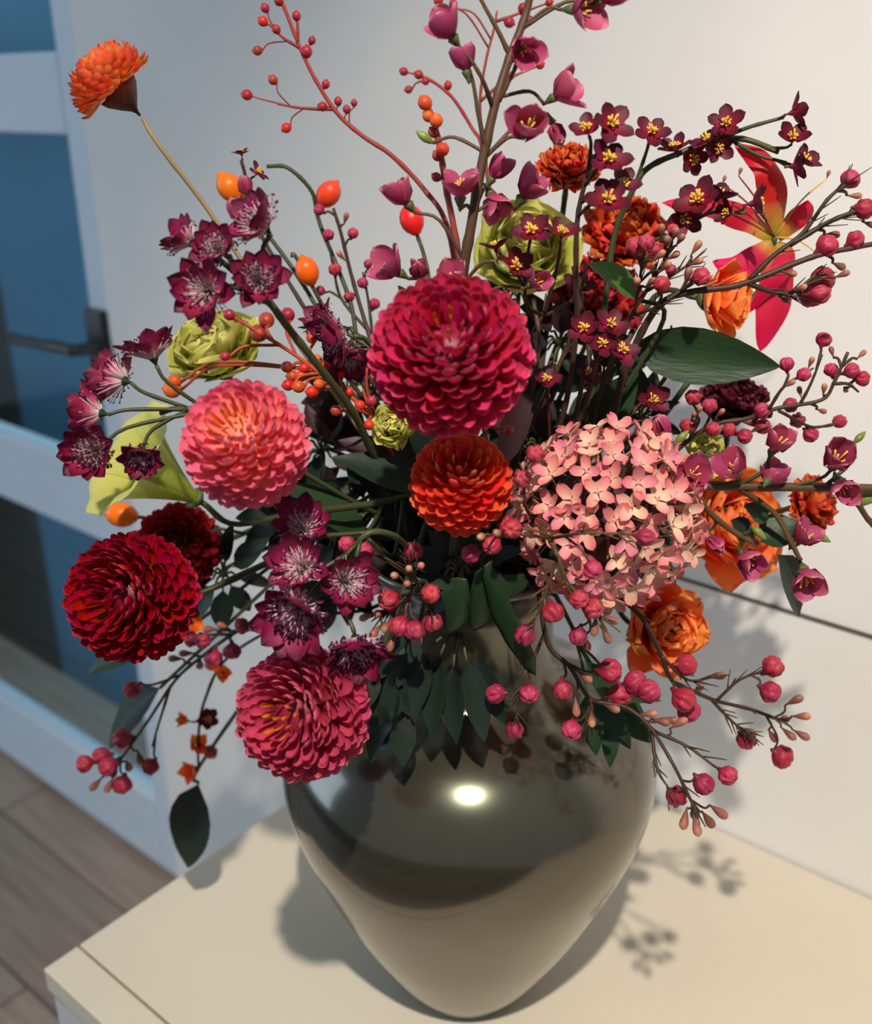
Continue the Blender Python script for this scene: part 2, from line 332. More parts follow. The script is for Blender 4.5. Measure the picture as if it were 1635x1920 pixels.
# ------------------------------------------------------------------ flower builders
def stem_into_vase(t, start, direction, mat=None, r=0.0022, k=0.10, name='stem'):
    a = random.uniform(0, 6.28); mr = random.uniform(0.0, 0.042)
    m = V((mr * math.cos(a), mr * math.sin(a), ZT + 0.372)); e = V((-mr * 0.6 * math.cos(a), -mr * 0.6 * math.sin(a), ZT + 0.24))
    # lean to the side the flower is on
    s = V((start.x, start.y, 0)); 
    if s.length > 0.02: m = V((0, 0, m.z)) + s.normalized() * random.uniform(0.015, 0.05)
    up = m + V((0, 0, 0.05))+ s * 0.08
    pts = [start, start + direction.normalized() * k * 0.5, start.lerp(up, 0.55) + direction.normalized() * k * 0.25, up, m, e]
    return tube(name, t, pts, r * 0.85, r, mat or mt['gstem'])
def pompom(t, c, axis, R, k, n=230, tmax=2.35, squash=1.0, centre='gold', W=0.195, lean=0.08, inner=0.45, cup=1.15, nc=14, lift=1.0, core=0.62):
    axis = axis.normalized(); pets = [spoon(mt[k], W * s, cup, cu) for s, cu in ((1, 0.12), (0.93, 0.3), (1.07, 0.0))]
    link('flower_core', core_mesh(k), t, basis(c - axis * R * 0.08, axis, RT, (R * core, R * core, R * core * squash)))
    x = axis.orthogonal().normalized(); y = axis.cross(x); ct0 = 1.0; ct1 = math.cos(tmax)
    for i in range(n):
        f = (i + 0.5) / n; ct = ct0 + (ct1 - ct0) * f; th = math.acos(ct); ph = i * 2.399963 + random.uniform(-0.1, 0.1)
        rad = x * math.cos(ph) + y * math.sin(ph); nn = axis * ct + rad * math.sin(th)
        tp = axis * math.sin(th) - rad * ct                      # towards the pole
        d = (nn + tp * (lean * min(1, th) + random.uniform(-0.10, 0.10)) + axis.cross(nn) * random.uniform(-0.08, 0.08)).normalized()
        sz = R * (0.36 + 0.22 * min(1, th / 0.8)) * random.uniform(0.93, 1.07) * (0.8 if i < nc else 1)
        nn_r = random.uniform(0.97, 1.03)
        b = c + (nn - axis * (1 - squash) * ct) * (R * nn_r - sz * 0.93)
        m_ = pets[i % 3]
        if i < nc and centre: m_ = CENTRE.setdefault(centre, spoon(mt[centre], 0.2, 1.2, 0.2))
        wsc = sz * (0.55 + 0.45 * min(1, th / 0.7)) if not (i < nc) else sz * 0.5
        link('petal', m_, t, basis(b, d, tp + rad * 1e-4, (wsc, wsc, sz)))
CENTRE = {}
def rose(t, c, axis, R, sets, rings, base=0.25, jit=0.12):
    """rings: (count, tilt from the axis, length, set index)"""
    axis = axis.normalized(); x = axis.orthogonal().normalized(); y = axis.cross(x); b = c - axis * R * base
    i = 0
    for n, tilt, ln, si in rings:
        off = random.uniform(0, 6.28)
        for k in range(n):
            ph = off + 2 * math.pi * k / n + random.uniform(-jit, jit); tl = tilt + random.uniform(-jit, jit)
            rad = x * math.cos(ph) + y * math.sin(ph); d = axis * math.cos(tl) + rad * math.sin(tl)
            l = R * ln * random.uniform(0.92, 1.08); S = sets[si]
            link('petal', S[i % len(S)], t, basis(b + rad * R * 0.06, d, axis * math.sin(tl) - rad * math.cos(tl), (l, l, l))); i += 1
def astr_flower(t, c, axis, R, dense, n=11):
    axis = axis.normalized(); x = axis.orthogonal().normalized(); y = axis.cross(x)
    f = link('blossom', CUPA, t, basis(c - axis * R * 0.35, axis, x, (R * 0.6,) * 3)); b = c - axis * R * 0.35
    for i in range(n):
        ph = 2 * math.pi * i / n + random.uniform(-0.12, 0.12); tl = (0.85 if i % 2 else 1.0) + random.uniform(-0.2, 0.2)
        rad = x * math.cos(ph) + y * math.sin(ph); d = axis * math.cos(tl) + rad * math.sin(tl); l = R * random.uniform(1.12, 1.32)
        link('bract', random.choice(BRACT), f, basis(b + rad * R * 0.1, d, axis * math.sin(tl) - rad * math.cos(tl), (l * 1.1, l, l)))
    s = R * 1.36; mm = basis(b + axis * R * 0.02, axis, x, (s, s, s))
    q = random.randint(0, 1)
    o = link('filaments', (FILD if dense else FIL)[q], f, mm); o['kind'] = 'stuff'
    o = link('anthers', (ANTD if dense else ANT)[q], f, mm); o['kind'] = 'stuff'
    return b - axis * R * 0.22
def simple_flower(t, c, axis, R, cup, pets, n, tilt, stm, jit=0.15):
    axis = axis.normalized(); x = axis.orthogonal().normalized(); a0 = random.uniform(0, 6.28); y = axis.cross(x)
    f = link('blossom', cup, t, basis(c, axis, x, (R,) * 3))
    for i in range(n):
        ph = a0 + 2 * math.pi * i / n + random.uniform(-jit, jit); tl = tilt + random.uniform(-jit, jit) * 1.5
        rad = x * math.cos(ph) + y * math.sin(ph); d = axis * math.cos(tl) + rad * math.sin(tl); l = R * random.uniform(0.92, 1.08)
        link('petal', random.choice(pets), f, basis(c + rad * R * 0.08, d, axis * math.sin(tl) - rad * math.cos(tl), (l, l, l)))
    if stm:
        o = link('stamens', random.choice(stm), f, basis(c, axis, x, (R * 1.1,) * 3)); o['kind'] = 'stuff'
    return f

# ---- sprays: stems drawn through points, items carried on twigs
def spray(t, stems, items, smat, r0=0.0018, r1=0.0009, twig=0.0007, tmat=None, root=None, k2=0.62, needles=0):
    """stems: lists of (x,y,o) from the base outwards. items: (kind,x,y,o,size_px[,facing])"""
    tmat = tmat or smat; samples = []
    for si, s in enumerate(stems):
        pts = [P(*q) for q in s]
        if si == 0 and root: pts = [V((root[0] * 0.6, root[1] * 0.6, ZT + 0.25)), V((root[0], root[1], ZT + 0.38))] + pts
        sm = smoothpts(pts, 6); k = 1.0 if si == 0 else k2
        tube('stem', t, sm, r0 * k, r1 * k, smat, raw=True); samples.append(sm)
    if needles:
        org = WM[t].translation; vs_, fs, g = [], [], []
        for q in range(needles):
            sm = random.choice(samples); i = random.randint(max(1, len(sm) // 4), len(sm) - 1); td = (sm[i] - sm[i - 1]).normalized()
            dd = (td + cdir(random.uniform(-1, 1), random.uniform(-1, 1), random.uniform(-0.5, 1)) * 0.75).normalized(); l = random.uniform(0.005, 0.012)
            v_, f_, g_ = tube_data(smoothpts([sm[i] - org, sm[i] - org + dd * l * 0.5 + td * l * 0.12, sm[i] - org + dd * l + td * l * 0.3], 2), 0.0006, 0.00025, 4)
            o_ = len(vs_); vs_ += v_; fs += [tuple(z + o_ for z in f) for f in f_]; g += g_
        nd = link('needle_leaves', mesh('needle_leaves', vs_, fs, smat, g), t, M.Translation(org)); nd['kind'] = 'stuff'
    for it in items:
        kind, x, y, o, px = it[:5]; c = P(x, y, o); s = px * mpp(c)
        best = min(((sm[i] - c).length + (0.02 if i < len(sm) * 0.3 else 0), si, i) for si, sm in enumerate(samples) for i in range(len(sm)))
        d, si, i = best; sm = samples[si]; acc = 0.0
        while i > 0 and acc < d * 0.55: acc += (sm[i] - sm[i - 1]).length; i -= 1
        a = sm[i]; dirn = (c - a); tdir = (sm[min(i + 1, len(sm) - 1)] - sm[max(i - 1, 0)]).normalized()
        out = (dirn.normalized() * 1.4 + tdir * 0.5).normalized()
        ax = it[5] if len(it) > 5 and it[5] is not None else out
        hold = BUILD[kind](t, c, ax, s)
        mid = a.lerp(hold, 0.55) + tdir * dirn.length * 0.16
        if (hold - a).length > s * 0.25:
            tube('twig', t, [a, mid, hold], twig * 1.15, twig, tmat, sides=5, n=4)
def b_ball(name, me, off):
    def f(t, c, ax, s):
        b = c - ax * s * off
        link(name, me, t, basis(b, ax, cdir(random.uniform(-1, 1), random.uniform(-1, 1), 0.3), (s, s, s))); return b
    return f
def b_bud(t, c, ax, s):
    ax = (ax + cdir(random.uniform(-1, 1), random.uniform(-1, 1), random.uniform(-.2, .9)) * 0.35).normalized(); b = c - ax * s * 0.55
    o = link('bud', random.choice(BUDS), t, basis(b, ax, cdir(random.uniform(-1, 1), random.uniform(-1, 1), 0.3), (s * random.uniform(0.92, 1.08), s, s * random.uniform(0.9, 1.05))))
    return b
def b_astr(dense):
    def f(t, c, ax, s): return astr_flower(t, c, ax, s, dense)
    return f
def b_wax(t, c, ax, s):
    simple_flower(t, c - ax * s * 0.45, ax, s * 1.42, CUPG, WAXP, 4, random.uniform(0.6, 0.95), STMW); return c - ax * s * 0.95
def b_waxc(t, c, ax, s):
    simple_flower(t, c - ax * s * 0.55, ax, s * 1.25, CUPG, WAXP, 5, 0.3, None); return c - ax * s * 1.05
def b_burg(t, c, ax, s):
    simple_flower(t, c, ax, s * 1.05, CUPB, BURP, 5, random.uniform(1.05, 1.35), STM); return c - ax * s * 0.35
def b_tri(t, c, ax, s):
    simple_flower(t, c, ax, s, CUPB, TRIP, 4, 0.7, None); return c - ax * s * 0.35
TRIP = [ovate(mt['orange'], 0.4, 0.7, 0.1, 0.6, 0.8, 0.02, 4, 5, 4, 'petal')]
BUILD = dict(bud=b_bud, tan=b_ball('bud', TAN, 0.5), gbud=b_ball('bud', GBUD, 0.5), berry=b_ball('berry', BERRY['berry'], 0.5), oberry=b_ball('berry', BERRY['oberry'], 0.5),
             hip=b_ball('hip', HIP['hip'], 0.6), hipred=b_ball('hip', HIP['hipred'], 0.6), astr=b_astr(False), astrd=b_astr(True), wax=b_wax, waxc=b_waxc, burg=b_burg, tri=b_tri)
def leaf(t, p0, p1, W, mat, face=None, fold=0.3, droop=0.12, name='leaf'):
    """leaf from base p0 to tip p1"""
    d = p1 - p0; l = d.length
    key = (mat, round(W, 2), round(fold, 2), round(droop, 2))
    me = LEAVES.get(key) or LEAVES.setdefault(key, leafshape(mt[mat], W, fold, droop))
    o = link(name, me, t, basis(p0, d, face or cdir(0.1, 0.3, 1), (l, l, l)))
    return o
LEAVES = {}

# ================================================================== the room
def box(name, x0, x1, y0, y1, z0, z1, mat, parent=None, bev=0.0):
    org = WM[parent].translation if parent else V((0, 0, 0))
    vs_ = [V((x, y, z)) - org for x in (x0, x1) for y in (y0, y1) for z in (z0, z1)]
    fs = [(0, 1, 3, 2), (4, 6, 7, 5), (0, 4, 5, 1), (2, 3, 7, 6), (0, 2, 6, 4), (1, 5, 7, 3)]
    o = link(name, mesh(name, vs_, fs, mat, smooth=False), parent, M.Translation(org))
    if bev:
        b = o.modifiers.new('bevel', 'BEVEL'); b.width = bev; b.segments = 2
    return o
def structure(o):
    o['kind'] = 'structure'; return o
wallm = plain('wall_paint', (236, 232, 226), 0.75, 0.25, 0.01, 12)
framem = plain('door_paint', (206, 216, 224), 0.5, 0.4, 0.01, 20)
cabm = plain('cabinet_lacquer', (216, 206, 186), 0.5, 0.35, 0.012, 8)
cabside = plain('cabinet_side_lacquer', (206, 206, 204), 0.55, 0.3, 0.01, 8)
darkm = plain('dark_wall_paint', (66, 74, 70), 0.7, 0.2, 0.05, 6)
bluem = plain('blue_wall_paint', (104, 148, 170), 0.7, 0.2, 0.03, 6)
metal = plain('dark_handle_metal', (44, 46, 50), 0.35, 0.6, 0.02)
seamm = plain('dark_seam', (92, 82, 74), 0.7, 0.2, 0.05)
# wood floor: planks built one by one
fm, nt, b, out = nodes_mat('floor_wood'); N, L = nt.nodes.new, nt.links.new
tc = N('ShaderNodeTexCoord'); mp = N('ShaderNodeMapping'); mp.inputs['Scale'].default_value = (2.2, 26, 4); L(tc.outputs['Object'], mp.inputs[0])
nz = N('ShaderNodeTexNoise'); nz.inputs['Scale'].default_value = 2.2; nz.inputs['Detail'].default_value = 8; L(mp.outputs[0], nz.inputs[0])
cr = N('ShaderNodeValToRGB'); cr.color_ramp.elements[0].color = srgb((146, 126, 110)); cr.color_ramp.elements[1].color = srgb((170, 152, 136))
cr.color_ramp.elements[0].position = 0.35; cr.color_ramp.elements[1].position = 0.7
oi = N('ShaderNodeObjectInfo'); hs = N('ShaderNodeHueSaturation'); mr = N('ShaderNodeMapRange'); mr.inputs['To Min'].default_value = 0.82; mr.inputs['To Max'].default_value = 1.14
L(nz.outputs['Fac'], cr.inputs[0]); L(oi.outputs['Random'], mr.inputs['Value']); L(mr.outputs[0], hs.inputs['Value']); L(cr.outputs[0], hs.inputs['Color']); L(hs.outputs[0], b.inputs['Base Color'])
b.inputs['Roughness'].default_value = 0.55

floor = structure(box('floor', -4, 2.4, -3.2, 1.4, -0.06, -0.012, plain('subfloor', (90, 76, 64), 0.8), None))
WM[floor] = I4
pw, plen = 0.19, 1.3
pl = {}
for r in range(14):
    y0 = -1.5 + r * pw
    for c_ in range(4):
        x0 = -3.9 + c_ * plen + (r % 3) * 0.43
        if x0 > 0.6: continue
        o = pl.get('p')
        if o is None:
            o = box('plank', 0, plen - 0.004, 0, pw - 0.004, -0.012, 0.0, fm, floor, 0.0015); pl['p'] = o
            o.matrix_basis = M.Translation((x0, y0, 0)); WM[o] = o.matrix_basis
        else:
            q = o.copy(); COL.objects.link(q); q.parent = floor; q.matrix_basis = M.Translation((x0, y0, 0))

DX0, DX1, DZ1 = -1.86, -0.842, 1.95
wr = structure(box('wall_back', DX1, 2.4, WALL_Y, WALL_Y + 0.10, 0, 2.6, wallm))
structure(box('wall_back_left', -4, DX0, WALL_Y, WALL_Y + 0.10, 0, 2.6, wallm))
structure(box('wall_over_door', DX0, DX1, WALL_Y, WALL_Y + 0.10, DZ1, 2.6, wallm))
# seam line running along the wall
structure(box('trim_1', -0.30, 2.4, WALL_Y - 0.0016, WALL_Y + 0.01, ZT + 0.2462, ZT + 0.2490, seamm))
# glazed door set in the wall
door = link('door_1', None, None, M.Translation((DX1, WALL_Y, 0))); door['kind'] = 'structure'
yd0, yd1 = WALL_Y + 0.012, WALL_Y + 0.05
PX1, PX0 = -0.905, -1.795
ZR = [(0.02, 0.168), (0.645, 0.768), (1.246, 1.346), (1.84, 1.94)]
box('stile', PX1, DX1 - 0.004, yd0, yd1, 0.02, 1.94, framem, door, 0.003)
box('stile', DX0 + 0.004, PX0, yd0, yd1, 0.02, 1.94, framem, door, 0.003)
for z0, z1 in ZR: box('rail', PX0, PX1, yd0, yd1, z0, z1, framem, door, 0.003)
gm, nt, b, out = nodes_mat('door_glass'); N, L = nt.nodes.new, nt.links.new
tr = N('ShaderNodeBsdfTransparent'); tr.inputs[0].default_value = (0.78, 0.88, 0.92, 1); gl = N('ShaderNodeBsdfGlossy'); gl.inputs['Roughness'].default_value = 0.03
mx = N('ShaderNodeMixShader'); fz = N('ShaderNodeFresnel'); fz.inputs[0].default_value = 1.5
ge = N('ShaderNodeNewGeometry'); iv = N('ShaderNodeMath'); iv.operation = 'SUBTRACT'; iv.inputs[0].default_value = 1.0; L(ge.outputs['Backfacing'], iv.inputs[1])
ml = N('ShaderNodeMath'); ml.operation = 'MULTIPLY'; L(fz.outputs[0], ml.inputs[0]); L(iv.outputs[0], ml.inputs[1]); L(ml.outputs[0], mx.inputs[0]); L(tr.outputs[0], mx.inputs[1]); L(gl.outputs[0], mx.inputs[2]); L(mx.outputs[0], out.inputs['Surface'])
for (a, z0), (z1, b_) in zip(ZR[:-1], ZR[1:]):
    box('pane', PX0 - 0.004, PX1 + 0.004, yd0 + 0.016, yd0 + 0.022, z0 - 0.004, z1 + 0.004, gm, door)
hd = box('handle', -0.905, -0.862, yd0 - 0.012, yd0, 0.93, 1.02, metal, door, 0.004)
tube('lever', hd, [V((-0.866, yd0 - 0.006, 0.972)), V((-0.868, yd0 - 0.05, 0.972)), V((-0.90, yd0 - 0.056, 0.972)), V((-1.03, yd0 - 0.056, 0.966))], 0.009, 0.008, metal)
# room beyond the door
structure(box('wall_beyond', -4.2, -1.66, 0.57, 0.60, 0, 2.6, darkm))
structure(box('wall_beyond_blue', -1.66, 0.2, 0.57, 0.60, 0, 2.6, bluem))

# ================================================================== cabinet
XL, YF, XR = -0.2645, -0.2148, 1.25
cab = thing('cabinet', 'low cream lacquered cabinet under the vase', 'cabinet', (XL, YF, 0))
box('side_panel', XL, XL + 0.02, YF + 0.004, WALL_Y - 0.003, 0.0, ZT - 0.0225, cabside, cab, 0.001)
box('side_panel', XR - 0.02, XR, YF + 0.004, WALL_Y - 0.003, 0.0, ZT - 0.0225, cabside, cab, 0.001)
for k in range(2):
    a = XL + 0.021 + k * (XR - XL - 0.04) / 2
    box('door_panel', a, a + (XR - XL - 0.04) / 2 - 0.004, YF + 0.002, YF + 0.020, 0.06, ZT - 0.0235, cabside, cab, 0.0015)
box('plinth', XL + 0.02, XR - 0.02, YF + 0.04, YF + 0.055, 0, 0.058, cabside, cab)
box('top_edge', XL, XR, YF, -0.1840, ZT - 0.022, ZT, cabm, cab, 0.0012)
box('top_panel', XL, XR, -0.1818, WALL_Y - 0.003, ZT - 0.022, ZT, cabm, cab, 0.0012)
box('top_rail', XL + 0.021, XR - 0.021, -0.21, -0.15, ZT - 0.035, ZT - 0.0225, cabside, cab)

# ================================================================== vase
vm, nt, b, out = nodes_mat('lustre_glass'); N, L = nt.nodes.new, nt.links.new
tc = N('ShaderNodeTexCoord'); nz = N('ShaderNodeTexNoise'); nz.inputs['Scale'].default_value = 9; nz.inputs['Detail'].default_value = 3; L(tc.outputs['Object'], nz.inputs[0])
cr = N('ShaderNodeValToRGB'); cr.color_ramp.elements[0].color = srgb((80, 78, 64)); cr.color_ramp.elements[1].color = srgb((106, 102, 86)); L(nz.outputs['Fac'], cr.inputs[0])
b.inputs['Metallic'].default_value = 0.72; b.inputs['Roughness'].default_value = 0.18; b.inputs['IOR'].default_value = 1.9
L(cr.outputs[0], b.inputs['Base Color'])
mr = N('ShaderNodeMapRange'); mr.inputs['To Min'].default_value = 320; mr.inputs['To Max'].default_value = 520; L(nz.outputs['Fac'], mr.inputs['Value'])
L(mr.outputs[0], b.inputs['Thin Film Thickness']); b.inputs['Thin Film IOR'].default_value = 1.75
b.inputs['Coat Weight'].default_value = 0.35; b.inputs['Coat Roughness'].default_value = 0.04
prof = [(0.0, 0.006), (0.036, 0.004), (0.044, 0.0), (0.050, 0.003), (0.056, 0.012), (0.066, 0.028), (0.079, 0.052), (0.093, 0.080), (0.107, 0.112), (0.119, 0.142), (0.1275, 0.166), (0.1325, 0.186),
        (0.1345, 0.206), (0.1315, 0.226), (0.123, 0.244), (0.108, 0.260), (0.091, 0.2715), (0.076, 0.280), (0.064, 0.289), (0.0585, 0.303), (0.057, 0.324), (0.061, 0.350), (0.071, 0.366), (0.0735, 0.372), (0.071, 0.374),
        (0.066, 0.364), (0.058, 0.350), (0.053, 0.324), (0.057, 0.300), (0.069, 0.281), (0.086, 0.269), (0.104, 0.256), (0.127, 0.224), (0.129, 0.200), (0.115, 0.142), (0.089, 0.080), (0.062, 0.030), (0.045, 0.014), (0.0, 0.012)]
pf = [V((r, 0, z)) for r, z in prof]
vz = lathe('vase', [(p.x, p.z) for p in smoothpts(pf, 3)], 72, vm)
vase = link('vase', vz, None, M.Translation((0, 0, ZT + 0.0005)))
vase['label'] = 'smoky iridescent lustre glass vase with broad shoulder and tapering foot'; vase['category'] = 'vase'

# ================================================================== pompom flowers
def pom(name, label, x, y, o, px, axis, k, n=230, stemmat=None, st_r=0.0024, calyx=True, **kw):
    c = P(x, y, o); R = px * mpp(c); axis = axis.normalized(); base = c - axis * R * 0.78
    t = thing(name, label, 'flower', base)
    pompom(t, c, axis, R, k, n, **kw)
    link('calyx', CALYX, t, basis(base, axis, RT, (R * 0.5,) * 3))
    stem_into_vase(t, base, -axis, stemmat, st_r)
    return t
CALYX = lathe('calyx', [(0.06, -0.25), (0.12, -0.1), (0.3, 0.02), (0.55, 0.2), (0.7, 0.45), (0.5, 0.5), (0.01, 0.5)], 12, mt['calyx'], rib=6, ribd=0.1)
pom('pompom_dahlia', 'large crimson pompom dahlia above the small orange-red one', 845, 668, -0.13, 150, cdir(-0.10, 0.36, 0.9), 'crimson', 290, squash=0.86, W=0.195, nc=5)
pom('pompom_dahlia', 'salmon pink pompom dahlia with a golden heart, left of centre', 461, 834, -0.14, 118, cdir(-0.12, 0.42, 0.88), 'pink', 285, squash=0.98, W=0.20, nc=14)
pom('pompom_dahlia', 'deep red pompom dahlia at the far left', 250, 1120, -0.10, 119, cdir(-0.25, 0.05, 0.95), 'red', 290, centre='red', W=0.195, nc=10)
pom('pompom_dahlia', 'rose-mauve pompom dahlia hanging in front of the vase shoulder', 571, 1334, -0.16, 124, cdir(-0.3, 0.1, 0.92), 'mauve', 280, W=0.20, nc=12)
pom('pompom_dahlia', 'small orange-red pompom dahlia shaded by the large crimson one', 864, 908, -0.115, 94, cdir(0.05, 0.55, 0.8), 'vermil', 200, centre='vermil', W=0.24, nc=4, lean=-0.05)
pom('pompom_dahlia', 'dark red pompom dahlia mostly hidden behind the deep red one', 335, 1025, 0.03, 80, cdir(0.1, 0.1, 0.9), 'darkred', 170, centre='darkred')
# the lone orange flower on its long stem, seen from the side
c = P(205, 152, -0.02); R = 78 * mpp(c); ax = cdir(-0.58, 0.62, 0.45)
t = thing('pompom_dahlia', 'lone orange dahlia on a long pale stem at the upper left', 'flower', c - ax * R * 0.9)
pompom(t, c - ax * R * 0.15, ax, R * 1.05, 'amber', 130, tmax=1.75, centre='amber', W=0.28, lean=0.05, squash=0.75, nc=4, core=0.35)
link('calyx', lathe('calyx', [(0.05, -0.62), (0.07, -0.45), (0.16, -0.3), (0.45, -0.02), (0.78, 0.35), (0.9, 0.62), (0.5, 0.6), (0.01, 0.6)], 14, mt['dcalyx'], rib=7, ribd=0.08), t, basis(c - ax * R * 0.62, ax, RT, (R * 0.62,) * 3))
s0 = c - ax * R * 1.08
tube('stem', t, [s0, P(300, 275, -0.02), P(395, 400, -0.01), P(520, 590, 0.0), P(700, 840, 0.01), P(820, 1010, 0.01), V((-0.02, 0.0, ZT + 0.37)), V((0.02, 0, ZT + 0.25))], 0.0012, 0.0019, mt['bstem'])

# ruffled blooms in the back
def ruffled(name, label, x, y, o, px, axis, k, rings, W=0.5, ruff=0.10, cup=0.8, nu=8, nv=10):
    c = P(x, y, o); R = px * mpp(c); axis = axis.normalized(); base = c - axis * R * 0.55
    t = thing(name, label, 'flower', base)
    ks = k if isinstance(k, (list, tuple)) else [k]
    rose(t, c, axis, R, [pet_set(q, W, cup, ruff, 3, nu, nv) for q in ks], rings, 0.45)
    link('calyx', CALYX, t, basis(base - axis * R * 0.1, axis, RT, (R * 0.5,) * 3))
    stem_into_vase(t, base - axis * R * 0.1, -axis, None, 0.0022, 0.06)
    return t
MAR = [(6, 0.15, 0.95, 0), (9, 0.45, 1.05, 0), (12, 0.8, 1.1, 0), (14, 1.15, 1.1, 0), (14, 1.5, 1.05, 0)]
ruffled('marigold', 'rust-orange ruffled marigold behind the burgundy blossoms at the top', 1066, 312, 0.05, 56, cdir(0, 0.5, 0.7), 'rust', MAR, 0.36, 0.09)
ruffled('marigold', 'larger blurred rust-orange marigold right of the tall pink branch', 1172, 432, 0.07, 80, cdir(0.1, 0.5, 0.7), 'rust', MAR, 0.36, 0.09)
ruffled('marigold', 'dark red ruffled bloom under the bright green leaf', 1118, 560, 0.05, 85, cdir(0.0, 0.4, 0.8), 'darkred', MAR, 0.36, 0.09)
ruffled('marigold', 'blurred maroon ruffled bloom low under the big dark leaf', 1378, 752, 0.02, 62, cdir(0.1, 0.7, 0.5), 'maroon', MAR, 0.36, 0.09)
ruffled('marigold', 'small rust bloom half hidden at the right behind the long twig', 1525, 945, -0.01, 52, cdir(0.5, 0.1, 0.6), 'rust', MAR, 0.36, 0.09)
ROSE = [(3, 0.05, 0.75, 0), (4, 0.18, 0.9, 0), (5, 0.35, 1.0, 0), (5, 0.55, 1.08, 0), (6, 0.85, 1.12, 0), (6, 1.2, 1.15, 0)]
PEON = [(6, 0.15, 0.7, 0), (8, 0.3, 0.85, 0), (9, 0.5, 0.95, 0), (8, 0.75, 1.05, 0), (7, 1.05, 1.15, 0), (7, 1.4, 1.15, 0)]
ruffled('garden_rose', 'open orange rose below the tangled bud branch at the upper right', 1355, 560, 0.01, 76, cdir(0.75, -0.15, 0.6), 'orange', ROSE, 0.55, 0.03)
ruffled('peony', 'bright orange peony beside the vase under the hydrangea', 1245, 1178, -0.02, 88, cdir(0.35, -0.05, 0.9), 'orange', PEON, 0.44, 0.07)
ruffled('garden_rose', 'large blurred orange rose behind the long horizontal twig', 1372, 982, 0.02, 104, cdir(0.3, 0.1, 0.8), 'orange', PEON, 0.5, 0.05)
ruffled('lisianthus', 'lime green bloom behind the tall pink branch near the top', 985, 470, 0.04, 98, cdir(0.0, 0.25, 0.9), 'lime', ROSE, 0.6, 0.03)
ruffled('lisianthus', 'lime green bloom behind the salmon dahlia at the left', 405, 660, 0.03, 92, cdir(-0.2, 0.5, 0.6), 'lime', ROSE, 0.64, 0.03)
ruffled('lisianthus', 'small lime green bloom under the large crimson dahlia', 735, 800, -0.03, 42, cdir(-0.1, 0.1, 0.9), 'lime', ROSE, 0.5, 0.10)
ruffled('lisianthus', 'small lime green bloom right of the hydrangea', 1322, 852, 0.0, 45, cdir(0.2, 0.5, 0.7), 'lime', ROSE, 0.5, 0.10)
# the funnel shaped lime flower at the left
p0 = P(372, 938, -0.01); t = thing('lisianthus', 'lime green funnel flower opening left under the far left astrantias', 'flower', p0)
fax = (P(225, 850, -0.03) - p0); fl_ = fax.length
for q, (ph0, ph1) in enumerate([(i * 1.2566 - 0.1, i * 1.2566 + 1.3566) for i in range(5)]):
    def fn(u, v, ph0=ph0, ph1=ph1):
        a = ph0 + (ph1 - ph0) * (v * 0.5 + 0.5); r = 0.05 + 0.50 * u ** 1.25 + (0.13 * (u - 0.8) / 0.2 if u > 0.8 else 0) + 0.025 * u * u * math.sin(a * 9 + q)
        return V((r * math.cos(a), r * math.sin(a), u * 1.02 - (0.10 * ((u - 0.85) / 0.15) ** 2 if u > 0.85 else 0) + 0.02 * u * math.sin(a * 7)))
    link('petal', grid('petal', fn, 10, 8, mt['lime']), t, basis(p0, fax, UZ, (fl_,) * 3))
link('calyx', CALYX, t, basis(p0 - fax * 0.03, fax, RT, (fl_ * 0.2,) * 3))
stem_into_vase(t, p0 - fax * 0.05, -fax, None, 0.0024, 0.06)

# ================================================================== hydrangea
c = P(1138, 962, -0.075); R = 172 * mpp(c); ax = cdir(0.05, 0.3, 0.95)
t = thing('hydrangea', 'pink and cream hydrangea head right of centre', 'flower', c - ax * R * 0.8)
link('flower_core', lathe('flower_core', ballprof(8), 12, mt['purpleaf']), t, basis(c - ax * R * 0.12, ax, RT, (R * 0.62,) * 3))
x = ax.orthogonal().normalized(); y = ax.cross(x); NH = 145
for i in range(NH):
    ct = 1 - 1.62 * (i + 0.5) / NH; th = math.acos(ct); ph = i * 2.399963 + random.uniform(-0.15, 0.15)
    d = ax * ct + (x * math.cos(ph) + y * math.sin(ph)) * math.sin(th); rr = R * random.uniform(0.84, 1.0)
    fc = c + d * rr; fa = (d + cdir(random.uniform(-1, 1), random.uniform(-1, 1), random.uniform(-.4, .8)) * 0.4).normalized()
    s = 33 * mpp(c) * random.uniform(0.85, 1.12); k = 'cream' if random.random() < 0.33 else 'hydr'
    fl = link('floret', CUPH, t, basis(fc, fa, cdir(random.uniform(-1, 1), random.uniform(-1, 1), 0), (s,) * 3))
    fx = fa.orthogonal().normalized(); fy = fa.cross(fx); a0 = random.uniform(0, 6.28)
    for q in range(4):
        p_ = a0 + q * math.pi / 2 + random.uniform(-0.15, 0.15); tl = random.uniform(1.05, 1.45); rad = fx * math.cos(p_) + fy * math.sin(p_)
        link('petal', random.choice(HYP[k]), fl, basis(fc + rad * s * 0.07, fa * math.cos(tl) + rad * math.sin(tl), fa * math.sin(tl) - rad * math.cos(tl), (s * 1.0, s, s)))
for i in range(26):
    d = (ax * random.uniform(-0.1, 1) + x * random.uniform(-1, 1) + y * random.uniform(-1, 1)).normalized()
    tube('pedicel', t, [c - ax * R * 0.3, c + d * R * 0.45, c + d * R * 0.86], 0.0012, 0.0007, mt['stem'], 5, 3)
stem_into_vase(t, c - ax * R * 0.5, -ax, None, 0.003)

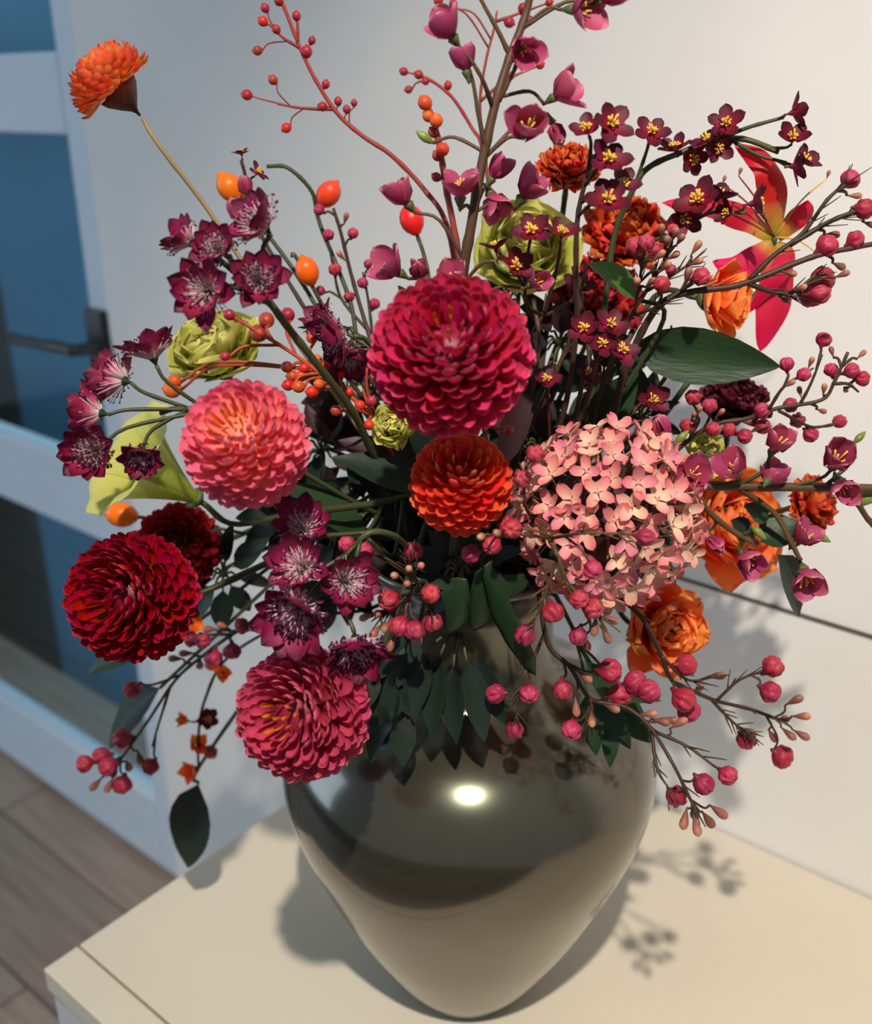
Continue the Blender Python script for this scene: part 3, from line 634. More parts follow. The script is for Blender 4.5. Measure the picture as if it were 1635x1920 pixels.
# ================================================================== astrantias
t = thing('astrantia_sprig', 'astrantia sprig at the upper left below the lone orange dahlia', 'flower', P(500, 560, -0.09))
spray(t, [[(700, 850, -0.03), (660, 770, -0.05), (600, 690, -0.07), (545, 620, -0.085), (505, 565, -0.09), (470, 520, -0.10)]],
      [('astr', 484, 415, -0.10, 62, cdir(-0.55, 0.45, 0.7)), ('astrd', 404, 462, -0.11, 46, cdir(-0.15, 0.1, 1)), ('astr', 345, 448, -0.09, 46, cdir(-0.75, 0.55, 0.1)),
       ('astr', 382, 545, -0.12, 64, cdir(-0.25, -0.15, 0.95)), ('astrd', 484, 525, -0.115, 50, cdir(0.15, -0.1, 1))], mt['gstem'], 0.0026, 0.0018, 0.0013, root=(-0.03, -0.02))
t = thing('astrantia_sprig', 'astrantia sprig at the far left in front of the lime funnel flower', 'flower', P(350, 765, -0.09))
spray(t, [[(700, 960, -0.03), (560, 880, -0.06), (430, 790, -0.085), (345, 765, -0.09), (300, 775, -0.09)]],
      [('astr', 282, 655, -0.09, 56, cdir(-0.3, 0.92, 0.15)), ('astr', 218, 710, -0.09, 58, cdir(-0.85, 0.25, -0.25)), ('astr', 172, 772, -0.10, 56, cdir(-0.85, 0.15, -0.1)),
       ('astrd', 168, 848, -0.115, 56, cdir(-0.2, -0.2, 0.95)), ('astrd', 264, 858, -0.11, 42, cdir(0.1, -0.65, 0.7))], mt['gstem'], 0.0018, 0.0013, 0.0010, root=(-0.04, -0.01))
t = thing('astrantia_sprig', 'astrantia sprig hanging over the rose-mauve dahlia', 'flower', P(735, 1015, -0.10))
spray(t, [[(800, 1060, -0.06), (770, 1030, -0.09), (735, 1003, -0.115), (690, 1000, -0.125), (655, 1040, -0.125), (635, 1080, -0.13)]],
      [('astr', 565, 985, -0.12, 56, cdir(-0.05, 0.55, 0.8)), ('astr', 560, 1058, -0.145, 60, cdir(-0.3, 0.35, 0.9)), ('astr', 652, 1092, -0.14, 58, cdir(0.5, -0.05, 0.85)),
       ('astrd', 553, 1152, -0.165, 74, cdir(-0.25, -0.45, 0.85)), ('astrd', 668, 1218, -0.16, 66, cdir(0.15, -0.8, 0.55))], mt['gstem'], 0.0020, 0.0015, 0.0012, root=(-0.02, -0.03))
t = thing('astrantia_sprig', 'blurred astrantia bloom just left of the large crimson dahlia', 'flower', P(660, 640, -0.02))
spray(t, [[(760, 800, 0.0), (740, 700, -0.01), (690, 640, -0.02), (665, 630, -0.03)]],
      [('astr', 630, 625, -0.03, 56, cdir(-0.7, -0.35, 0.35)), ('astr', 655, 670, -0.02, 46, cdir(0.2, -0.7, 0.4)), ('astr', 598, 600, 0.0, 40, cdir(-0.6, 0.5, 0.3))], mt['gstem'], 0.002, 0.0016, 0.0012, root=(-0.02, 0.0))

# ================================================================== pink wax flowers
t = thing('pink_blossom_branch', 'tall branch of mauve-pink blossoms rising to the top edge', 'branch', P(865, 540, -0.06))
spray(t, [[(850, 900, -0.02), (855, 720, -0.045), (866, 535, -0.06), (884, 420, -0.06), (905, 300, -0.055), (930, 190, -0.05), (955, 110, -0.045), (985, 30, -0.04), (1000, -40, -0.04)],
          [(962, 118, -0.045), (935, 60, -0.045), (905, 5, -0.045), (890, -30, -0.045)], [(935, 190, -0.05), (960, 140, -0.05), (976, 108, -0.05)],
          [(915, 290, -0.055), (900, 230, -0.055), (888, 160, -0.055), (880, 130, -0.055)], [(925, 205, -0.05), (905, 150, -0.06), (873, 96, -0.06)]],
      [('wax', 838, 55, -0.06, 42, cdir(-0.6, 0.6, 0.5)), ('wax', 872, 118, -0.055, 36, cdir(-0.2, 0.9, 0.2)), ('wax', 982, 92, -0.06, 40, cdir(0.2, -0.4, 0.8)), ('wax', 1092, 18, -0.05, 46, cdir(0.7, -0.2, 0.4)),
       ('wax', 1054, 172, -0.05, 42, cdir(0.75, 0.35, 0.5)), ('wax', 990, 240, -0.07, 48, cdir(0.1, 0.05, 1)), ('waxc', 1043, 247, -0.04, 34, cdir(0.3, -0.6, -0.1)),
       ('wax', 863, 352, -0.07, 42, cdir(0.0, 0.85, 0.5)), ('wax', 930, 322, -0.05, 34, cdir(0.4, 0.6, 0.2)), ('wax', 926, 378, -0.05, 40, cdir(0.3, -0.8, 0.3)), ('wax', 990, 355, -0.05, 44, cdir(0.4, 0.55, 0.3)),
       ('wax', 755, 370, -0.06, 38, cdir(-0.6, 0.65, 0.35)), ('gbud', 796, 257, -0.05, 38, cdir(-0.8, 0.5, 0.2)), ('gbud', 942, 500, -0.07, 38, cdir(0.7, -0.6, 0.2)),
       ('wax', 734, 502, -0.07, 42, cdir(-0.7, 0.35, 0.5)), ('waxc', 786, 506, -0.075, 36, cdir(-0.1, 0.5, 0.8)), ('wax', 850, 525, -0.08, 38, cdir(-0.1, 0.6, 0.7)), ('gbud', 757, 548, -0.06, 32), ('wax', 1140, -8, -0.05, 36, cdir(0.6, 0.2, 0.4)),
       ('wax', 1005, 530, -0.07, 30, cdir(0.6, 0.2, 0.6))],
      mt['stem'], 0.0034, 0.0019, 0.0009, root=(-0.01, -0.02), k2=0.4)
t = thing('pink_blossom_branch', 'horizontal branch of mauve-pink blossoms reaching the right edge', 'branch', P(1290, 912, -0.06))
spray(t, [[(960, 1050, -0.03), (1080, 960, -0.045), (1200, 920, -0.055), (1290, 912, -0.06), (1400, 912, -0.06), (1520, 914, -0.06), (1660, 916, -0.06)],
          [(1300, 915, -0.06), (1330, 960, -0.06), (1380, 1000, -0.06), (1420, 1020, -0.06)], [(1385, 915, -0.06), (1450, 960, -0.06), (1480, 1010, -0.065), (1500, 1050, -0.065)],
          [(1560, 916, -0.06), (1600, 935, -0.06), (1625, 970, -0.06), (1650, 1000, -0.06)]],
      [('wax', 1456, 832, -0.07, 40, cdir(0.1, 0.6, 0.7)), ('wax', 1568, 862, -0.075, 46, cdir(-0.1, 0.4, 0.85)), ('wax', 1376, 880, -0.07, 38, cdir(-0.5, 0.5, 0.6)), ('wax', 1445, 892, -0.065, 36, cdir(0.3, 0.3, -0.3)),
       ('wax', 1300, 890, -0.085, 36, cdir(0.1, 0.1, 0.9)), ('waxc', 1340, 1018, -0.065, 32, cdir(0.4, -0.5, 0.5)), ('wax', 1402, 1048, -0.07, 40, cdir(0.2, -0.4, 0.8)), ('wax', 1512, 1082, -0.075, 42, cdir(0.0, -0.6, 0.7)),
       ('wax', 1505, 1006, -0.065, 38, cdir(0.2, 0.3, 0.3)), ('wax', 1578, 912, -0.07, 36, cdir(0.1, -0.7, 0.6)), ('waxc', 1240, 803, -0.05, 36, cdir(-0.2, 0.6, 0.4)), ('gbud', 1422, 998, -0.065, 34, cdir(0.6, -0.6, 0.2)),
       ('gbud', 1540, 1007, -0.06, 36, cdir(0.7, -0.4, 0.2)), ('gbud', 1278, 820, -0.045, 34, cdir(0.6, 0.6, 0.1)), ('gbud', 1622, 935, -0.055, 60, cdir(0.7, 0.2, 0.2)), ('gbud', 1612, 820, -0.05, 30, cdir(0.7, 0.7, 0.0))],
      mt['stem'], 0.003, 0.0026, 0.001, mt['gstem'], root=(0.03, -0.01))
leaf(t, P(1440, 975, -0.05), P(1400, 945, -0.05), 0.4, 'green'); leaf(t, P(1425, 1015, -0.05), P(1500, 975, -0.05), 0.45, 'green', cdir(0, 0.6, 0.8))
leaf(t, P(1458, 1040, -0.06), P(1516, 1158, -0.055), 0.24, 'dkgreen', cdir(0.5, 0, 0.6)); leaf(t, P(1370, 975, -0.045), P(1420, 1010, -0.045), 0.3, 'dkgreen')

# ================================================================== burgundy blossoms with yellow stamens
t = thing('burgundy_blossom_spray', 'spray of dark burgundy blossoms with yellow stamens in the upper middle', 'branch', P(1085, 560, -0.03))
spray(t, [[(1010, 900, -0.01), (1060, 760, -0.02), (1080, 620, -0.03), (1080, 520, -0.04), (1082, 420, -0.045), (1095, 350, -0.05), (1115, 290, -0.05)],
          [(1080, 560, -0.03), (1020, 590, -0.045), (985, 560, -0.05), (995, 500, -0.055)], [(1020, 590, -0.045), (1040, 520, -0.055), (1052, 470, -0.055)]],
      [('burg', 1102, 246, -0.06, 36, cdir(-0.35, 0.45, 0.8)), ('burg', 1145, 236, -0.065, 42, cdir(0.2, 0.3, 0.95)), ('burg', 1140, 303, -0.07, 42, cdir(0.05, 0.35, 0.9)), ('burg', 1166, 347, -0.065, 34, cdir(0.25, 0.3, 0.9)),
       ('burg', 1140, 380, -0.075, 44, cdir(0.0, 0.35, 0.9)), ('burg', 996, 437, -0.07, 38, cdir(-0.05, 0.4, 0.9)), ('burg', 1053, 442, -0.07, 36, cdir(0.1, 0.7, 0.7)), ('burg', 930, 468, -0.05, 32, cdir(-0.1, 0.8, 0.3)), ('burg', 966, 503, -0.065, 38, cdir(0.2, 0.3, 0.9))],
      mt['dstem'], 0.002, 0.0012, 0.0009, root=(0.01, 0.0))
t = thing('burgundy_blossom_spray', 'low cluster of burgundy blossoms between the crimson dahlia and the orange rose', 'branch', P(1110, 690, -0.03))
spray(t, [[(1030, 900, -0.01), (1090, 780, -0.025), (1115, 690, -0.04), (1125, 650, -0.045)], [(1030, 880, -0.01), (1030, 800, -0.02), (1025, 730, -0.025)], [(1100, 850, 0.0), (1180, 800, -0.01), (1220, 770, -0.015)]],
      [('burg', 1096, 620, -0.055, 34, cdir(-0.2, 0.4, 0.85)), ('burg', 1143, 612, -0.055, 34, cdir(0.2, 0.4, 0.85)), ('burg', 1130, 648, -0.06, 32, cdir(-0.1, 0.3, 0.9)), ('burg', 1165, 660, -0.06, 36, cdir(0.2, 0.4, 0.9)),
       ('burg', 1026, 716, -0.03, 30, cdir(-0.1, 0.6, 0.7)), ('burg', 1103, 705, -0.03, 28, cdir(0.1, 0.5, 0.7)), ('burg', 1222, 752, -0.02, 34, cdir(0.2, 0.2, 0.8)), ('burg', 1085, 540, 0.0, 32, cdir(0.1, 0.4, 0.7))], mt['dstem'], 0.002, 0.0012, 0.0009, root=(0.02, 0.01))
t = thing('burgundy_blossom_spray', 'arching spray of burgundy blossoms at the upper right against the wall', 'branch', P(1190, 340, 0.03))
spray(t, [[(1090, 800, 0.01), (1130, 600, 0.02), (1150, 450, 0.03), (1185, 360, 0.03), (1215, 315, 0.03), (1280, 285, 0.03), (1350, 262, 0.03), (1400, 262, 0.03), (1460, 285, 0.02)],
          [(1180, 375, 0.03), (1200, 320, 0.03), (1217, 270, 0.03)], [(1340, 265, 0.03), (1400, 240, 0.025), (1470, 220, 0.02)], [(1370, 262, 0.03), (1420, 290, 0.025), (1475, 305, 0.02)], [(1180, 460, 0.03), (1260, 440, 0.02), (1330, 400, 0.02), (1400, 400, 0.015)]],
      [('burg', 1221, 250, 0.02, 34, cdir(0.0, 0.3, 0.95)), ('burg', 1268, 282, 0.02, 34, cdir(-0.3, 0.6, 0.5)), ('burg', 1296, 296, 0.025, 32, cdir(0.2, -0.3, 0.5)), ('burg', 1328, 265, 0.02, 34, cdir(-0.3, 0.4, 0.3)), ('burg', 1360, 234, 0.02, 34, cdir(-0.2, 0.2, 0.8)),
       ('burg', 1345, 275, 0.02, 30, cdir(0.1, -0.4, 0.6)), ('burg', 1484, 212, 0.015, 34, cdir(0.9, 0.2, 0.15)), ('burg', 1486, 262, 0.01, 34, cdir(-0.1, 0.3, 0.6)), ('burg', 1486, 312, 0.01, 36, cdir(0.8, 0.0, 0.3)), ('burg', 1505, 305, 0.005, 34, cdir(0.4, 0.3, 0.6)),
       ('burg', 1310, 378, 0.01, 44, cdir(-0.3, 0.2, 0.5)), ('burg', 1345, 372, 0.01, 36, cdir(0.3, 0.5, 0.3)), ('burg', 1410, 382, 0.005, 42, cdir(0.9, 0.1, 0.2)), ('burg', 1368, 400, 0.01, 30, cdir(-0.8, 0.1, 0.3)), ('burg', 1285, 410, 0.015, 34, cdir(-0.2, -0.3, 0.7))],
      mt['gstem'], 0.0022, 0.0016, 0.0008, root=(0.02, 0.02))

# ================================================================== berries and hips
t = thing('berry_branch', 'long red berry branch arching up to the top left of the middle', 'branch', P(800, 360, 0.06))
spray(t, [[(870, 620, 0.04), (840, 430, 0.05), (795, 355, 0.06), (735, 292, 0.06), (680, 255, 0.06), (632, 212, 0.06), (592, 150, 0.06), (565, 95, 0.06), (545, 45, 0.06), (520, -20, 0.06)],
          [(625, 205, 0.06), (570, 203, 0.06), (520, 195, 0.06)], [(562, 90, 0.06), (530, 70, 0.06), (505, 45, 0.06)], [(558, 80, 0.06), (558, 50, 0.06), (556, 28, 0.06)]],
      [('berry', 497, 15, 0.06, 17), ('oberry', 493, 40, 0.06, 19), ('berry', 518, 55, 0.06, 17), ('berry', 483, 95, 0.06, 18), ('berry', 512, 150, 0.06, 18), ('berry', 463, 178, 0.06, 20), ('oberry', 537, 240, 0.06, 19), ('berry', 556, 30, 0.06, 17),
       ('berry', 575, 97, 0.06, 22), ('berry', 585, 76, 0.06, 15), ('berry', 611, 158, 0.06, 16), ('berry', 605, 200, 0.06, 18), ('berry', 634, 190, 0.06, 16), ('berry', 664, 193, 0.06, 13), ('berry', 523, 2, 0.06, 18), ('berry', 650, 205, 0.06, 15), ('berry', 612, 158, 0.06, 14)],
      mt['rstem'], 0.0019, 0.0010, 0.00045, root=(0.0, 0.03))
t = thing('berry_branch', 'faint red berry branch far behind the tall pink branch', 'branch', P(900, 200, 0.10))
spray(t, [[(930, 600, 0.07), (925, 420, 0.08), (905, 280, 0.09), (885, 240, 0.1), (850, 185, 0.1), (815, 155, 0.1), (785, 140, 0.1)], [(905, 280, 0.09), (900, 190, 0.09), (912, 110, 0.09), (925, 60, 0.09), (932, 20, 0.09)], [(930, 40, 0.09), (960, 30, 0.09), (985, 20, 0.09)], [(900, 190, 0.09), (950, 150, 0.09), (1005, 125, 0.09)]],
      [('berry', 757, 134, 0.1, 16), ('berry', 785, 140, 0.1, 17), ('berry', 766, 168, 0.1, 15), ('berry', 798, 152, 0.1, 15), ('berry', 840, 160, 0.1, 16), ('berry', 822, 2, 0.09, 18), ('berry', 850, 8, 0.09, 16), ('berry', 980, 15, 0.09, 18), ('berry', 992, 38, 0.09, 18), ('berry', 1013, 122, 0.09, 16), ('berry', 955, 42, 0.09, 20), ('berry', 958, 142, 0.09, 15), ('berry', 1030, 5, 0.09, 15)],
      mt['rstem'], 0.0018, 0.001, 0.0006, root=(0.01, 0.03))
t = thing('berry_branch', 'short stack of orange-red berries left of the tall pink branch', 'branch', P(830, 330, 0.02))
spray(t, [[(880, 620, 0.01), (855, 450, 0.015), (836, 350, 0.02), (827, 290, 0.02), (814, 230, 0.02), (800, 195, 0.02)]],
      [('oberry', 797, 193, 0.02, 27), ('oberry', 803, 218, 0.02, 22), ('oberry', 818, 226, 0.015, 26), ('berry', 812, 248, 0.02, 20), ('oberry', 830, 280, 0.015, 26), ('berry', 820, 292, 0.02, 20), ('berry', 818, 332, 0.02, 18), ('berry', 840, 330, 0.02, 14)], mt['rstem'], 0.0022, 0.0016, 0.001, root=(-0.01, 0.02))
t = thing('berry_sprig', 'bright red berry sprig right under the large crimson dahlia', 'branch', P(910, 800, -0.05))
spray(t, [[(850, 960, -0.02), (870, 830, -0.05), (908, 791, -0.06)], [(908, 791, -0.06), (914, 835, -0.06)]],
      [('berry', 954, 806, -0.065, 19), ('berry', 896, 764, -0.06, 20), ('oberry', 892, 777, -0.055, 20), ('berry', 950, 764, -0.065, 20), ('berry', 922, 752, -0.06, 18)], mt['rstem'], 0.0016, 0.0013, 0.001, root=(0.0, -0.01))
t = thing('berry_sprig', 'tangle of orange berry stems between the salmon and crimson dahlias', 'branch', P(640, 730, -0.02))
spray(t, [[(780, 960, -0.01), (720, 820, -0.02), (660, 745, -0.02), (600, 700, -0.02), (545, 660, -0.02), (480, 620, -0.02)], [(720, 820, -0.02), (690, 740, -0.02), (688, 690, -0.02)], [(660, 745, -0.02), (640, 720, -0.02), (636, 700, -0.02)], [(700, 790, -0.02), (690, 760, -0.03), (680, 730, -0.03)]],
      [('oberry', 585, 633, -0.01, 22), ('oberry', 595, 675, -0.02, 20), ('oberry', 610, 688, -0.02, 20), ('berry', 538, 688, -0.02, 22), ('oberry', 548, 705, -0.02, 22), ('oberry', 565, 705, -0.02, 22), ('oberry', 560, 725, -0.03, 24), ('oberry', 585, 735, -0.03, 24), ('oberry', 540, 722, -0.03, 22),
       ('berry', 630, 770, -0.05, 22), ('berry', 696, 752, -0.03, 20), ('oberry', 692, 797, -0.04, 20), ('oberry', 675, 760, -0.03, 20), ('berry', 430, 590, -0.01, 22), ('berry', 422, 668, -0.03, 18), ('oberry', 323, 730, 0.0, 34), ('oberry', 327, 715, 0.0, 26), ('berry', 500, 600, 0.0, 30), ('berry', 485, 625, 0.0, 34), ('berry', 540, 590, 0.0, 26),
       ('oberry', 570, 690, -0.02, 20), ('oberry', 598, 720, -0.03, 20), ('oberry', 640, 700, -0.02, 16), ('oberry', 655, 735, -0.02, 18)], mt['ostem'], 0.0017, 0.0012, 0.0009, root=(-0.02, 0.0))
def hipsprig(label, kind, x, y, o, px, stem, root):
    t = thing('rose_hip_sprig', label, 'branch', P(*stem[-1])); spray(t, [stem], [(kind, x, y, o, px)], mt['gstem'], 0.0016, 0.0012, 0.001, root=root); return t
hipsprig('orange rose hip right of the upper left astrantia sprig', 'hip', 576, 508, 0.04, 44, [(700, 750, 0.03), (640, 640, 0.04), (560, 490, 0.04), (545, 480, 0.04)], (-0.02, 0.02))
hipsprig('red-orange rose hip on a drooping stem above the orange one', 'hipred', 616, 364, 0.07, 44, [(700, 720, 0.03), (655, 560, 0.05), (600, 420, 0.07), (585, 360, 0.07), (540, 315, 0.07), (500, 312, 0.07)], (-0.01, 0.02))
hipsprig('orange hip half hidden behind the topmost astrantia bloom', 'hip', 432, 352, 0.06, 48, [(680, 720, 0.03), (560, 520, 0.05), (470, 400, 0.06), (452, 385, 0.06)], (-0.02, 0.02))
hipsprig('blurred red hip left of the tall pink branch', 'hipred', 772, 412, 0.06, 46, [(840, 700, 0.03), (800, 500, 0.05), (782, 440, 0.06)], (0.0, 0.03))
hipsprig('orange hip peeking out under the lime funnel flower', 'hip', 228, 965, 0.06, 48, [(760, 1100, 0.02), (500, 1010, 0.04), (300, 975, 0.06), (260, 970, 0.06)], (-0.04, 0.0))
# thin dark bud sprays in the back
t = thing('dark_bud_spray', 'thin dark bud spray in the blur left of the tall pink branch', 'branch', P(650, 520, 0.05))
spray(t, [[(740, 760, 0.02), (690, 620, 0.04), (660, 520, 0.05), (640, 440, 0.05), (625, 390, 0.05)], [(690, 620, 0.04), (640, 560, 0.05), (625, 500, 0.05), (612, 440, 0.05)], [(700, 640, 0.04), (690, 560, 0.05), (680, 510, 0.05)]],
      [('bud', 662, 437, 0.05, 22), ('bud', 598, 393, 0.05, 22), ('bud', 616, 440, 0.05, 22), ('bud', 628, 505, 0.05, 24), ('bud', 680, 530, 0.05, 22), ('tan', 648, 410, 0.05, 24), ('bud', 690, 495, 0.05, 18), ('bud', 655, 555, 0.05, 22), ('bud', 702, 570, 0.05, 22), ('tan', 640, 480, 0.05, 24), ('bud', 600, 545, 0.05, 20)], mt['dstem'], 0.0018, 0.001, 0.0007, root=(-0.01, 0.02))
t = thing('dark_bud_spray', 'few dusky pink blossoms beside the half hidden orange hip', 'branch', P(450, 400, 0.05))
spray(t, [[(690, 760, 0.02), (560, 560, 0.04), (480, 420, 0.05), (460, 330, 0.05), (452, 300, 0.05)]], [('waxc', 460, 350, 0.045, 30, cdir(0, 0.8, 0.4)), ('burg', 453, 290, 0.05, 18, cdir(-0.2, 0.8, 0.3)), ('burg', 482, 325, 0.05, 22, cdir(0.5, 0.4, 0.3)), ('waxc', 445, 395, 0.05, 34, cdir(-0.3, 0.6, 0.4))], mt['dstem'], 0.0016, 0.001, 0.0007, root=(-0.02, 0.02))

# ================================================================== pink bud sprays
BS = 41
def bl(pts, o, s=BS, k='bud'): return [(k, x, y, o + random.uniform(-0.008, 0.008), s * random.uniform(0.92, 1.08)) for x, y in pts]
t = thing('bud_spray', 'pink bud spray arching down to the lower right of the vase', 'branch', P(1028, 1208, -0.10))
spray(t, [[(990, 1000, -0.07), (1010, 1110, -0.09), (1028, 1208, -0.10), (1071, 1253, -0.105), (1107, 1310, -0.105), (1170, 1325, -0.11), (1215, 1359, -0.12), (1260, 1429, -0.14), (1291, 1492, -0.15), (1308, 1525, -0.155)],
          [(1228, 1372, -0.124), (1290, 1400, -0.135), (1340, 1438, -0.145)], [(1222, 1370, -0.122), (1232, 1440, -0.14), (1255, 1480, -0.15)], [(1107, 1310, -0.105), (1110, 1335, -0.11), (1100, 1350, -0.11)], [(1020, 1190, -0.10), (995, 1250, -0.12), (975, 1310, -0.125), (968, 1350, -0.125)]],
      bl([(1055, 1294), (1071, 1370)], -0.12) + bl([(992, 1303), (929, 1301), (965, 1368)], -0.125, 38) + bl([(1145, 1258), (1163, 1303), (1194, 1280), (1219, 1296)], -0.11, 46) + bl([(1367, 1456), (1320, 1471), (1269, 1494)], -0.15) +
      bl([(1239, 1352), (1257, 1350), (1272, 1357), (1215, 1339), (1109, 1348), (1147, 1327), (1080, 1325), (1095, 1267)], -0.118, 36, 'tan') + bl([(1284, 1535), (1305, 1548), (1327, 1536), (1347, 1521), (1302, 1522)], -0.155, 40, 'tan'),
      mt['dstem'], 0.0018, 0.0009, 0.00065, root=(0.02, -0.03), needles=45)
t = thing('bud_spray', 'pink bud spray reaching right beneath the orange peony', 'branch', P(1192, 1145, -0.09))
spray(t, [[(1010, 980, -0.07), (1090, 1070, -0.085), (1192, 1145, -0.095), (1235, 1217, -0.095), (1260, 1276, -0.09), (1305, 1298, -0.085), (1343, 1314, -0.08), (1408, 1330, -0.075), (1457, 1348, -0.075), (1480, 1350, -0.075)],
          [(1343, 1314, -0.08), (1385, 1276, -0.08), (1430, 1258, -0.08)], [(1330, 1308, -0.08), (1370, 1350, -0.08), (1398, 1372, -0.08)], [(1240, 1230, -0.095), (1290, 1275, -0.09), (1340, 1268, -0.085)]],
      bl([(1287, 1247), (1293, 1334), (1282, 1312)], -0.095, 44) + bl([(1451, 1249), (1446, 1298), (1401, 1388), (1469, 1420)], -0.08) + bl([(1489, 1314), (1502, 1343), (1502, 1377), (1478, 1375), (1448, 1379), (1469, 1348), (1345, 1268), (1310, 1290)], -0.078, 34, 'tan'),
      mt['dstem'], 0.0018, 0.001, 0.00065, root=(0.03, -0.03), needles=45)
t = thing('bud_spray', 'pink bud cluster over the lower left of the hydrangea beside the ivy leaf', 'branch', P(1040, 1060, -0.11))
spray(t, [[(960, 1040, -0.06), (1000, 980, -0.09), (1040, 1030, -0.13), (1060, 1090, -0.135), (1080, 1130, -0.135)], [(1000, 980, -0.09), (980, 930, -0.11), (985, 880, -0.12)], [(1030, 1010, -0.12), (1090, 1000, -0.15), (1170, 1000, -0.155)], [(1045, 1045, -0.13), (1020, 1120, -0.135), (1000, 1170, -0.135)], [(1060, 1090, -0.135), (1110, 1140, -0.14), (1130, 1160, -0.14)], [(990, 975, -0.09), (950, 1000, -0.11), (920, 1015, -0.11)]],
      bl([(1037, 1150), (985, 1190), (1087, 1125), (1111, 1141), (1084, 1195)], -0.14) + bl([(1004, 851), (980, 898), (960, 992), (1210, 1008), (1112, 1068)], -0.15, 38) + bl([(922, 1022), (881, 1039), (950, 985)], -0.12, 36) +
      bl([(1145, 1161), (1136, 1190), (1100, 1206), (1115, 1175), (975, 935), (905, 1005), (935, 1000)], -0.14, 36, 'tan'), mt['stem'], 0.0017, 0.001, 0.00065, root=(0.01, -0.03), needles=60)
t = thing('bud_spray', 'pink bud cluster with tan buds just above the vase neck', 'branch', P(777, 1104, -0.11))
spray(t, [[(820, 1100, -0.07), (790, 1090, -0.10), (772, 1110, -0.12), (760, 1145, -0.13)], [(785, 1095, -0.1), (772, 1070, -0.11), (765, 1050, -0.11)], [(772, 1110, -0.12), (735, 1140, -0.125), (710, 1150, -0.125)], [(785, 1095, -0.105), (805, 1130, -0.125), (808, 1150, -0.13)]],
      bl([(729, 1125), (808, 1113), (811, 1169), (777, 1183), (748, 1175)], -0.135, 40) + bl([(775, 1031), (683, 1034), (650, 1020)], -0.10, 36) + bl([(688, 1156), (714, 1149), (705, 1183), (734, 1205), (743, 1080), (768, 1067), (789, 1063), (765, 1094), (726, 1172)], -0.13, 34, 'tan'),
      mt['dstem'], 0.0014, 0.0009, 0.0006, root=(-0.01, -0.03), needles=35)
t = thing('bud_spray', 'dark bud branch stretching to the right edge below the lily', 'branch', P(1250, 560, -0.03))
spray(t, [[(1120, 850, -0.02), (1170, 700, -0.03), (1210, 610, -0.035), (1249, 562, -0.04), (1303, 546, -0.045), (1369, 538, -0.05), (1419, 523, -0.05), (1485, 496, -0.05), (1544, 476, -0.05), (1650, 455, -0.05)],
          [(1405, 525, -0.05), (1450, 480, -0.05), (1505, 437, -0.05), (1551, 375, -0.05), (1585, 345, -0.05)], [(1480, 460, -0.05), (1551, 418, -0.05), (1606, 395, -0.05), (1650, 375, -0.05)], [(1400, 530, -0.05), (1450, 548, -0.05), (1490, 545, -0.05), (1530, 515, -0.05)]],
      bl([(1596, 334), (1623, 391), (1606, 449), (1553, 459)], -0.05) + bl([(1522, 554), (1544, 523), (1537, 548)], -0.04, 46) + bl([(1602, 367), (1573, 498), (1579, 515), (1480, 512), (1500, 540), (1560, 440), (1630, 420), (1470, 560)], -0.05, 30, 'tan'),
      mt['dstem'], 0.0026, 0.0015, 0.0008, root=(0.03, 0.0), needles=60)
t = thing('bud_spray', 'dense brown bud cluster beside the bright green leaf', 'branch', P(1220, 560, -0.03))
spray(t, [[(1080, 880, -0.01), (1130, 720, -0.02), (1180, 600, -0.03), (1215, 540, -0.035), (1245, 490, -0.035), (1260, 460, -0.035)], [(1190, 590, -0.03), (1200, 520, -0.04), (1208, 475, -0.04)], [(1215, 545, -0.035), (1270, 510, -0.04), (1300, 490, -0.04)], [(1190, 590, -0.03), (1230, 575, -0.045), (1300, 530, -0.045)]],
      bl([(1241, 531), (1315, 519), (1212, 453), (1190, 461)], -0.055, 36) + bl([(1305, 492), (1305, 465), (1289, 517), (1250, 455), (1235, 480), (1225, 505), (1262, 480), (1248, 500), (1275, 450), (1205, 500), (1220, 530), (1265, 440), (1240, 435), (1195, 530)], -0.045, 30, 'tan') + bl([(1262, 430), (1230, 470), (1258, 505)], -0.04, 24),
      mt['dstem'], 0.0016, 0.001, 0.0007, root=(0.02, 0.01), needles=50)
t = thing('bud_spray', 'blurred bud spray against the wall below the big dark leaf', 'branch', P(1400, 790, -0.02))
RB = [(1545, 635), (1558, 692), (1598, 695), (1618, 710), (1475, 682), (1508, 702), (1482, 760), (1495, 788), (1575, 790), (1520, 815), (1337, 805), (1367, 806), (1398, 818), (1290, 798), (1430, 800), (1330, 760), (1430, 770), (1300, 745)]
spray(t, [[(1150, 950, 0.0), (1250, 860, -0.01), (1330, 800, -0.02), (1400, 785, -0.025), (1460, 765, -0.03), (1540, 750, -0.03), (1565, 715, -0.03), (1590, 660, -0.03)], [(1440, 770, -0.03), (1470, 725, -0.03), (1510, 700, -0.03), (1525, 690, -0.03)], [(1500, 758, -0.03), (1520, 720, -0.03), (1542, 665, -0.03)], [(1460, 770, -0.03), (1520, 800, -0.03), (1560, 795, -0.03)], [(1560, 720, -0.03), (1590, 720, -0.03), (1610, 735, -0.03)], [(1320, 805, -0.02), (1380, 815, -0.025), (1440, 800, -0.03)]],
      bl(RB, -0.025, 30) + bl([(1560, 660), (1615, 665), (1520, 680), (1585, 730), (1545, 730), (1500, 735), (1480, 720), (1540, 770), (1350, 775), (1400, 790), (1310, 770), (1300, 780)], -0.025, 24, 'tan'), mt['dstem'], 0.002, 0.001, 0.0008, root=(0.03, 0.01))
t = thing('bud_spray', 'blurred bud spray drooping at the lower left', 'branch', P(330, 1274, 0.01))
